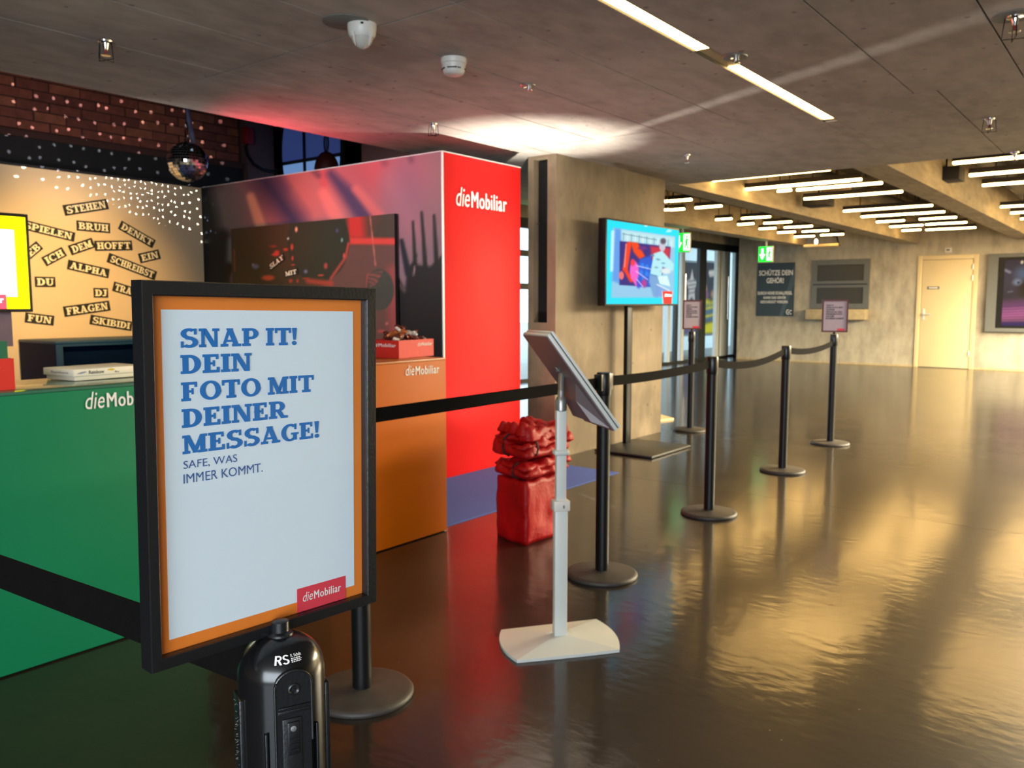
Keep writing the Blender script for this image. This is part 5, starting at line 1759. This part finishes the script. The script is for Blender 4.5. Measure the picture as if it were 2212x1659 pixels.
ORD = ['first', 'second', 'third', 'fourth', 'fifth', 'sixth', 'seventh', 'eighth', 'ninth', 'tenth', 'eleventh', 'twelfth', 'thirteenth', 'fourteenth', 'fifteenth']
mid = [(1532, 390, 1800, 367), (1612, 411, 1862, 387), (1717, 411, 1910, 396), (1677, 414, 1712, 411), (1735, 431, 1952, 414), (1820, 457, 2017, 444), (1858, 469, 2043, 458), (1890, 480, 1957, 477), (1985, 475, 2067, 469), (1922, 491, 1994, 486), (1999, 486, 2089, 480), (1948, 499, 1990, 496), (2000, 498, 2108, 491)]
for k, q in enumerate(mid):
    a, b = at(q[0], q[1], 'z', ZT), at(q[2], q[3], 'z', ZT)
    tube_light((a.x + b.x) / 2, b.y, a.y, '%s warm tube light of the middle bay, counting from the low ceiling edge' % ORD[k], 'tube lights in the middle bay')
left = [(1425, 437, 1444, 435), (1446, 436, 1495, 431), (1433, 454.5, 1446, 453), (1449, 455, 1477, 451), (1496, 449, 1565, 446), (1543, 475, 1584, 473), (1597, 472, 1669, 469), (1591, 485.5, 1631, 483.5), (1645, 482.5, 1715, 480), (1638, 495, 1678, 493), (1691, 492, 1758, 489), (1678, 503, 1720, 501), (1731, 501, 1792, 498), (1714, 512.6, 1760, 510), (1770, 508.5, 1825, 506.4)]
for k, q in enumerate(left):
    a, b = at(q[0], q[1], 'z', ZT), at(q[2], q[3], 'z', ZT)
    tube_light((a.x + b.x) / 2, b.y, a.y, '%s short warm tube light of the left bay, counting from the pillar' % ORD[k], 'tube lights in the left bay')
right = [(2055, 354), (2090.6, 380), (2119, 401.5), (2157.6, 448), (2180, 461), (2193, 474), (2207, 487)]
for k, q in enumerate(right):
    a = at(q[0], q[1], 'z', ZT)
    tube_light(a.x, 0.42, min(a.y, 1.86), '%s warm tube light of the right bay, counting from the low ceiling edge' % ORD[k], 'tube lights in the right bay')
# dark pipes and trays above the lights
for y, z, r_, lab in ((3.45, 2.86, 0.09, 'wide dark duct above the tube lights in the middle bay'), (2.62, 2.95, 0.045, 'thin dark pipe above the tube lights in the middle bay'), (1.62, 2.84, 0.10, 'wide dark duct above the tube lights in the right bay'), (5.35, 2.88, 0.10, 'wide dark duct above the tube lights in the left bay')):
    o = MB().tube([(7.8, y, z), (18.19, y, z)], r_, 12).build('ceiling_pipe', M['black_paint'])
    tag(o, lab, 'pipe')
for (u0, v0, u1, v1, z) in ((1735, 452, 1800, 440, 2.55), (2025, 400, 2060, 385, 2.60)):
    a = at((u0 + u1) / 2, (v0 + v1) / 2, 'z', z)
    t = thing('junction_box', {1735: 'dark ceiling box hanging under the fourth tube light of the middle bay', 2025: 'dark ceiling box at the beam by the right bay lights'}[u0], 'ceiling box', (a.x, a.y, z))
    B(a.x - 0.16, a.x + 0.16, a.y - 0.16, a.y + 0.16, z, z + 0.14, bev=0.01).build('box', M['black_paint'], t)
    MB().tube([(a.x, a.y, z + 0.14), (a.x, a.y, 3.25)], 0.012, 6).build('hanger', M['metal_black'], t)
a = at(1805, 415, 'z', 2.66)
t = thing('loudspeaker', 'beige box hanging among the tube lights of the middle bay', 'loudspeaker', (a.x, a.y, 2.69))
B(a.x - 0.12, a.x + 0.12, a.y - 0.16, a.y + 0.16, 2.69, 2.80, bev=0.015).build('cabinet', mat('beige_plastic', (206, 168, 120), 0.5, noise=0.04), t)
MB().tube([(a.x, a.y, 2.75), (a.x, a.y, 3.25)], 0.01, 6).build('hanger', M['metal_black'], t)
# picture floodlight near the back wall
fa, fb, fd = at(1737, 531, 'x', 16.9), at(1812, 533, 'x', 16.9), at(1790, 512, 'x', 16.9)
t = thing('floodlight', 'slim floodlight on a bent black arm near the back wall over the serving hatch', 'lamp', fd)
MB().box(16.86, 16.98, fb.y, fa.y, fa.z - 0.035, fa.z + 0.02, bev=0.01).build('reflector', M['gold'], t)
MB().tube([(16.92, fd.y, 3.25), (16.92, fd.y, fd.z + 0.02), (16.92, fb.y + 0.05, fd.z), (16.92, fb.y, fa.z - 0.03)], 0.022, 8).build('arm', M['metal_black'], t)
MB().lathe([(0.02, 0.02), (0.035, 0.05), (0.035, 0.1), (0.015, 0.13)], (16.92, at(1762, 530, 'x', 16.9).y, fa.z), 12).build('bulb', M['bulb'], t)


# ------------------------------------------------------------------ exit signs
def exit_sign(x, y, zt, hgt, wid, label, arrow=True):
    t = thing('exit_sign', label, 'exit sign', (x, y, zt - hgt), 0, 'green exit signs')
    B(x, x + 0.06, y - wid / 2, y + wid / 2, zt - hgt, zt, bev=0.004).build('box', M['white_plastic'], t)
    B(x - 0.004, x, y - wid / 2 + 0.006, y + wid / 2 - 0.006, zt - hgt + 0.006, zt - 0.006).build('panel', M['exit_green'], t)
    mw = frame_mat((x - 0.004, y + wid / 2, zt - hgt), (0, -1, 0), (0, 0, 1))
    k = hgt
    arr = [[(0.08, 0.50), (0.20, 0.50), (0.20, 0.86), (0.34, 0.86), (0.34, 0.50), (0.46, 0.50), (0.27, 0.14)]]
    letters('arrow', [[(px * k, py * k) for px, py in q] for q in arr], M['exit_white'], t, mw, 0.002)
    man = [R4(0.55, 0.10, 0.90, 0.92)]
    letters('door_pictogram', [[(px * k, py * k) for px, py in q] for q in man], M['exit_white'], t, mw, 0.002)
    fig = arc(0.74, 0.78, 0.06, 0.06, 0.059, 0.059, 0, 360, 10) + [dg(0.66, 0.40, 0.68, 0.70, 0.12), dg(0.58, 0.20, 0.66, 0.42, 0.08), dg(0.80, 0.16, 0.70, 0.42, 0.08), [(0.58, 0.54), (0.62, 0.50), (0.86, 0.62), (0.84, 0.67)]]
    letters('runner_pictogram', [[(px * k, py * k) for px, py in q] for q in fig], M['exit_green'], t, mw, 0.004)
    MB().tube([(x + 0.03, y, zt), (x + 0.03, y, 2.47)], 0.02, 8).build('stem', M['white_plastic'], t)
    return t


exit_sign(8.25, 6.04, 2.40, 0.31, 0.31, 'green lit exit sign glimpsed between the red wall and the pillar')
exit_sign(12.30, 6.15, 2.405, 0.31, 0.27, 'green lit exit sign beside the cyan display, over the glass doors')
exit_sign(15.55, 6.02, 2.36, 0.30, 0.28, 'green lit exit sign above the dark hearing poster')

# ------------------------------------------------------------------ things on the back wall
py0, py1, pz0, pz1 = at(1717, 600, 'x', XW).y, at(1636, 600, 'x', XW).y, at(1675, 683, 'x', XW).z, at(1675, 568, 'x', XW).z
hp = thing('hearing_poster', 'dark poster with white lettering about protecting hearing, on the back wall', 'poster', (XW, (py0 + py1) / 2, pz0))
B(XW - 0.012, XW - 0.001, py0, py1, pz0, pz1).build('board', M['poster_dark'], hp)
PW = py1 - py0
PHt = pz1 - pz0
pm = frame_mat((XW - 0.012, py1, pz0), (0, -1, 0), (0, 0, 1))
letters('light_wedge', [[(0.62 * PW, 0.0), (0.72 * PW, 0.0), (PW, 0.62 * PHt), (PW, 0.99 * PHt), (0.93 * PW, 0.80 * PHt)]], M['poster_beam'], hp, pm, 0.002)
for txt, xa, xb, ya, yb in (('SCHÜTZE DEIN', 0.05, 0.95, 0.765, 0.885), ('GEHÖR!', 0.26, 0.72, 0.62, 0.74), ('DURCH HOHE SCHALLPEGEL', 0.03, 0.95, 0.405, 0.465), ('KANN DAS GEHÖR', 0.19, 0.79, 0.325, 0.385), ('GESCHÄDIGT WERDEN.', 0.11, 0.85, 0.245, 0.305)):
    letters('lettering', fit(sans(txt, 0.02), xa * PW, xb * PW, ya * PHt, yb * PHt), M['white_ink'], hp, pm, 0.004)
letters('emblem', [[(px * 0.16 * PW + 0.80 * PW, py * 0.10 * PHt + 0.03 * PHt) for px, py in q] for q in arc(0.35, 0.5, 0.34, 0.48, 0.12, 0.16, 60, 300, 12) + [R4(0.3, 0.4, 0.7, 0.55), R4(0.62, 0.1, 0.95, 0.25), R4(0.62, 0.7, 0.95, 0.85)]], M['white_ink'], hp, pm, 0.004)
# serving hatch with stone ledge
hy0, hy1, hz0, hz1 = at(1879, 600, 'x', XW).y, at(1755, 600, 'x', XW).y, at(1800, 667, 'x', XW).z, at(1800, 561, 'x', XW).z
sh = thing('serving_hatch', 'grey two-panel serving hatch in the back wall', 'hatch', (XW, (hy0 + hy1) / 2, hz0))
mb = MB()
fw = 0.11
zm = (hz0 + hz1) / 2
for q in ((hy0, hy1, hz0, hz0 + fw), (hy0, hy1, hz1 - fw, hz1), (hy0, hy0 + fw, hz0 + fw, hz1 - fw), (hy1 - fw, hy1, hz0 + fw, hz1 - fw), (hy0 + fw, hy1 - fw, zm - 0.07, zm + 0.07)):
    mb.box(XW - 0.045, XW - 0.001, *q)
mb.build('frame', M['hatch'], sh)
B(XW - 0.048, XW - 0.045, hy0 + 0.03, hy1 - 0.03, zm - 0.02, zm + 0.01).build('rail', M['anthracite'], sh)
for za, zb2 in ((hz0 + fw, zm - 0.07), (zm + 0.07, hz1 - fw)):
    B(XW - 0.02, XW - 0.002, hy0 + fw, hy1 - fw, za, zb2).build('panel', M['hatch_dark'], sh)
ly0, ly1, lz0, lz1 = at(1872, 680, 'x', XW - 0.15).y, at(1744, 680, 'x', XW - 0.15).y, at(1800, 690, 'x', XW - 0.15).z, at(1800, 667.5, 'x', XW - 0.15).z
tag(B(XW - 0.28, XW - 0.002, ly0, ly1, lz0, lz1 - 0.005, bev=0.004).build('stone_ledge', M['ledge']), 'pale stone ledge under the serving hatch', 'ledge')
# small switch box over the door
sy = at(2049, 540, 'x', XW)
t = thing('switch_box', 'small white box on the wall above the cream door', 'switch', (XW, sy.y, sy.z))
B(XW - 0.04, XW - 0.001, sy.y - 0.06, sy.y + 0.06, sy.z - 0.045, sy.z + 0.045, bev=0.006).build('box', M['white_plastic'], t)
B(XW - 0.043, XW - 0.04, sy.y - 0.03, sy.y + 0.03, sy.z - 0.018, sy.z + 0.018).build('lens', M['hatch'], t)
# lit concert poster box at the right
by1, bz0_, bz1_ = at(2133, 630, 'x', XW).y, at(2140, 716, 'x', XW).z, at(2140, 549, 'x', XW).z
by0_ = by1 - 1.75
lb = thing('poster_box', 'grey-framed poster box with a dark pink-purple picture, right of the cream door', 'poster', (XW, by1 - 0.9, bz0_))
mb = MB()
for q in ((by0_, by1, bz0_, bz0_ + 0.07), (by0_, by1, bz1_ - 0.07, bz1_), (by0_, by0_ + 0.17, bz0_ + 0.07, bz1_ - 0.07), (by1 - 0.17, by1, bz0_ + 0.07, bz1_ - 0.07)):
    mb.box(XW - 0.10, XW - 0.001, *q)
mb.build('frame', M['hatch'], lb)
mb = MB()
for q in ((by0_ + 0.17, by1 - 0.17, bz0_ + 0.07, bz0_ + 0.12), (by0_ + 0.17, by1 - 0.17, bz1_ - 0.12, bz1_ - 0.07), (by0_ + 0.17, by0_ + 0.27, bz0_ + 0.12, bz1_ - 0.12), (by1 - 0.27, by1 - 0.17, bz0_ + 0.12, bz1_ - 0.12)):
    mb.box(XW - 0.085, XW - 0.001, *q)
mb.build('bezel', M['metal_black'], lb)


def stage(s, t):
    p = Paint(s * 1.21, t * 1.21, (62, 52, 54))
    x, y = p.x, p.y
    p.ell(0.15, 0.85, 0.5, 0.3, (84, 70, 78), 0.8)
    p.ell(0.42, 0.72, 0.16, 0.22, (60, 44, 30), 0.5)
    p.ell(0.3, 0.95, 0.12, 0.12, (100, 108, 128), 0.6)
    p.seg(0.02, 1.02, 0.09, 0.98, 0.02, (168, 160, 166), 0.02)
    p.ell(0.22, 0.80, 0.07, 0.06, (140, 146, 160), 0.5)
    p.ell(0.24, 0.79, 0.02, 0.02, (60, 56, 60), 0.5)
    p.seg(0.08, 0.62, 0.15, 0.63, 0.01, (130, 130, 140), 0.01)
    p.seg(-0.1, 0.22, 1.3, 0.34, 0.17, (190, 96, 150), 0.12)
    p.seg(-0.1, 0.30, 1.3, 0.50, 0.05, (110, 66, 112), 0.1, 0.8)
    for i in range(6):
        p.seg(-0.1, 0.08 + i * 0.045, 1.3, 0.12 + i * 0.055, 0.008, (236, 132, 172), 0.01, 0.7)
    p.seg(-0.1, 0.0, 1.3, 0.04, 0.05, (62, 40, 110), 0.04)
    for i in range(5):
        p.ell(0.28 + i * 0.09, 1.16 - 0.02 * (i % 2), 0.022, 0.03, (255, 226, 180), 0.4)
    return p.c


grid_print('picture', 90, 90, (XW - 0.06, by1 - 0.27, bz0_ + 0.12), (0, -(by1 - by0_ - 0.54), 0), (0, 0, bz1_ - bz0_ - 0.24), stage, vcol_mat('stage_picture', 0.2, 0.75), lb)

# ------------------------------------------------------------------ posters in the porch, seen through the glass
YPO = 10.38


def porch_poster(u0, u1, v0, v1, label, fn):
    a, b = at(u0, v0, 'y', YPO), at(u1, v1, 'y', YPO)
    t = thing('porch_poster', label, 'poster', ((a.x + b.x) / 2, YPO, b.z))
    B(a.x - 0.05, b.x + 0.05, YPO + 0.002, YPO + 0.018, b.z - 0.05, a.z + 0.05).build('board', M['anthracite'], t)
    grid_print('picture', 40, 60, (a.x, YPO, b.z), (b.x - a.x, 0, 0), (0, 0, a.z - b.z), fn, vcol_mat('porch_picture', 0.4, 0.8), t)


def festival(s, t):
    p = Paint(s, t, (58, 62, 74))
    p.poly([(0, 0), (1, 0), (1, 0.18), (0, 0.14)], (226, 224, 40), 0.03)
    p.poly([(0, 0.16), (1, 0.2), (1, 0.42), (0, 0.46)], (110, 140, 130), 0.04)
    for i in range(5):
        p.seg(0.0, 0.18 + i * 0.055, 1.0, 0.22 + i * 0.055, 0.012, (230, 216, 60) if i % 2 else (70, 110, 160), 0.01)
    p.poly([(0, 0.44), (0.3, 0.5), (0.6, 0.46), (1, 0.5), (1, 0.42), (0, 0.40)], (224, 214, 50), 0.04)
    p.ell(0.2, 0.62, 0.14, 0.08, (196, 160, 140), 0.3)
    p.ell(0.25, 0.55, 0.2, 0.05, (150, 90, 150), 0.4)
    p.ell(0.75, 0.56, 0.16, 0.06, (180, 140, 110), 0.4)
    p.seg(0.45, 0.86, 0.95, 0.88, 0.03, (225, 225, 220), 0.02)
    p.seg(0.5, 0.82, 0.9, 0.84, 0.02, (225, 225, 220), 0.02)
    return p.c


def star(s, t):
    p = Paint(s, t, (58, 66, 78))
    p.poly([(0, 0), (1, 0), (1, 0.12), (0, 0.5)], (130, 120, 200), 0.2, 0.8)
    pts = []
    for k in range(10):
        r_ = 0.34 if k % 2 == 0 else 0.19
        pts.append((0.5 + r_ * math.cos(R(90 + 36 * k)), 0.66 + 0.75 * r_ * math.sin(R(90 + 36 * k))))
    p.poly(pts, (226, 230, 230), 0.02, 0.85)
    for i in range(4):
        p.seg(0.3, 0.57 + i * 0.055, 0.72, 0.59 + i * 0.055, 0.007, (80, 90, 100), 0.01, 0.8)
    p.ell(0.8, 0.3, 0.1, 0.06, (190, 190, 220), 0.4)
    return p.c


porch_poster(1518, 1546, 566, 720, 'bright yellow festival poster in the porch behind the glass doors', festival)
porch_poster(1477, 1510, 566, 720, 'dark poster with a white star in the porch behind the glass doors', star)

# ------------------------------------------------------------------ small fixtures on the low ceiling


def sprinkler(u, v, label, big=1.0, cage=True, disc=0.0):
    a = at(u, v, 'z', HC)
    t = thing('sprinkler', label, 'sprinkler', (a.x, a.y, HC), 0, 'sprinklers on the low ceiling')
    if disc:
        MB().lathe([(disc, -0.003), (disc, -0.0005)], a, 28).build('cover_disc', M['grey_patch'], t)
    MB().lathe([(0.032 * big, -0.001), (0.030 * big, -0.008), (0.016 * big, -0.012), (0.012 * big, -0.03), (0.009 * big, -0.04)], a, 18).build('body', M['chrome'], t)
    MB().lathe([(0.020 * big, -0.066), (0.022 * big, -0.064), (0.006 * big, -0.060)], a, 16).build('deflector', M['chrome'], t)
    MB().tube([a + Vector((0, 0, -0.038)), a + Vector((0, 0, -0.064))], 0.004 * big, 8).build('bulb', M['red_plug'], t)
    if cage:
        for rot in (0.3, 0.3 + math.pi / 2):
            dx, dy = math.cos(rot) * 0.042 * big, math.sin(rot) * 0.042 * big
            MB().tube([a + Vector((-dx * 0.8, -dy * 0.8, -0.008)), a + Vector((-dx, -dy, -0.085 * big)), a + Vector((dx, dy, -0.085 * big)), a + Vector((dx * 0.8, dy * 0.8, -0.008))], 0.0025, 6).build('guard_wire', M['metal_black'], t)


sprinkler(228, 88, 'caged chrome sprinkler on the low ceiling above the brick wall')
sprinkler(936, 267, 'caged sprinkler on the low ceiling above the red booth wall', 0.9)
sprinkler(1484, 334, 'small sprinkler on the low ceiling in front of the pillar', 0.9, False)
sprinkler(2193, 34, 'caged sprinkler on a grey disc in the upper right of the low ceiling', 1.1, True, 0.085)
sprinkler(2138, 256, 'caged sprinkler on the low ceiling right of the strip light end', 1.0)
sprinkler(2192, 328, 'chrome sprinkler at the ceiling edge over the right bay lights', 1.0, True)


def plate(u, v, r_, label):
    a = at(u, v, 'z', HC)
    t = thing('ceiling_rosette', label, 'ceiling fixture', (a.x, a.y, HC))
    MB().lathe([(r_, -0.001), (r_ * 0.95, -0.006), (r_ * 0.4, -0.008)], a, 24).build('rosette', M['grey_metal'], t)
    MB().lathe([(r_ * 0.25, -0.008), (r_ * 0.25, -0.026), (r_ * 0.1, -0.03)], a + Vector((0.01, 0, 0)), 12).build('nozzle', M['chrome'], t)
    for s_ in (-1, 1):
        MB().tube([a + Vector((s_ * r_ * 0.3, 0, -0.012)), a + Vector((s_ * r_ * 0.9, 0.0, -0.02))], 0.004, 6).build('prong', M['chrome'], t)


plate(1140, 184, 0.045, 'flat chrome rosette on the low ceiling right of the round smoke detector')
plate(1588, 122, 0.06, 'flat grey rosette beside the unlit gap of the strip light')

a = at(980, 127, 'z', HC)
t = thing('smoke_detector', 'white round smoke detector with dark vents, on the low ceiling over the red booth wall', 'smoke detector', (a.x, a.y, HC))
k = 0.064
MB().lathe([(k, -0.0005), (k, -0.022), (k * 0.97, -0.026)], a, 36).build('base', M['white_plastic'], t)
MB().lathe([(k * 0.93, -0.0265), (k * 0.93, -0.03), (k * 0.86, -0.058), (k * 0.76, -0.072), (k * 0.6, -0.078), (0.004, -0.079)], a, 36).build('cap', M['white_plastic'], t)
for j, (da, hw) in enumerate(((-8, 0.024), (24, 0.004), (34, 0.003), (90, 0.02), (150, 0.02), (-70, 0.02), (-130, 0.02))):
    ad = math.atan2(-a.y, -a.x) + R(da)
    mw = Matrix.Translation(a) @ Matrix.Rotation(ad, 4, 'Z')
    MB().box(k * 0.83, k * 0.895, -hw, hw, -0.056, -0.050, mw=mw).build('vent', M['metal_black'], t)
a = at(782, 52, 'z', HC)
t = thing('smoke_detector', 'white detector with a pointed lens beside the grey ceiling patch', 'smoke detector', (a.x, a.y, HC))
MB().lathe([(0.062, -0.0005), (0.062, -0.02), (0.058, -0.045), (0.05, -0.058)], a, 36).build('base', M['white_plastic'], t)
MB().lathe([(0.048, -0.058), (0.040, -0.078), (0.026, -0.094), (0.012, -0.102), (0.003, -0.104)], a, 30).build('lens', mat('milky_lens', (190, 186, 178), 0.25, noise=0.02), t)
mw = Matrix.Translation(a) @ Matrix.Rotation(math.atan2(-a.y, -a.x), 4, 'Z')
MB().box(0.060, 0.0635, -0.006, 0.006, -0.018, -0.010, mw=mw).build('indicator', M['metal_black'], t)
for s_ in (-1, 1):
    MB().prism([(0.05, s_ * 0.030, -0.046), (0.042, s_ * 0.042, -0.046), (0.030, s_ * 0.026, -0.098)], (0.006, 0.004 * s_, 0), mw=mw).build('lens_guard', M['white_plastic'], t)
a = at(748, 47, 'z', HC)
tag(MB().lathe([(0.098, -0.004), (0.1, -0.003), (0.1, -0.0005)], a, 40).build('ceiling_patch', M['grey_patch']), 'round grey cover plate on the low ceiling beside the pointed detector', 'cover plate')

# floor lamp that lights the red wall, standing behind the bag
t = thing('floor_uplight', 'small black floor spotlight hidden behind the red bag, aimed up the red wall', 'lamp', (4.86, 3.42, 0.0055))
MB().lathe([(0.07, 0.0005), (0.07, 0.012)], (4.86, 3.42, 0.0055), 24).build('foot', M['metal_black'], t)
MB().lathe([(0.03, 0.012), (0.055, 0.03), (0.055, 0.075)], (4.86, 3.42, 0.0055), 24).build('can', M['metal_black'], t)
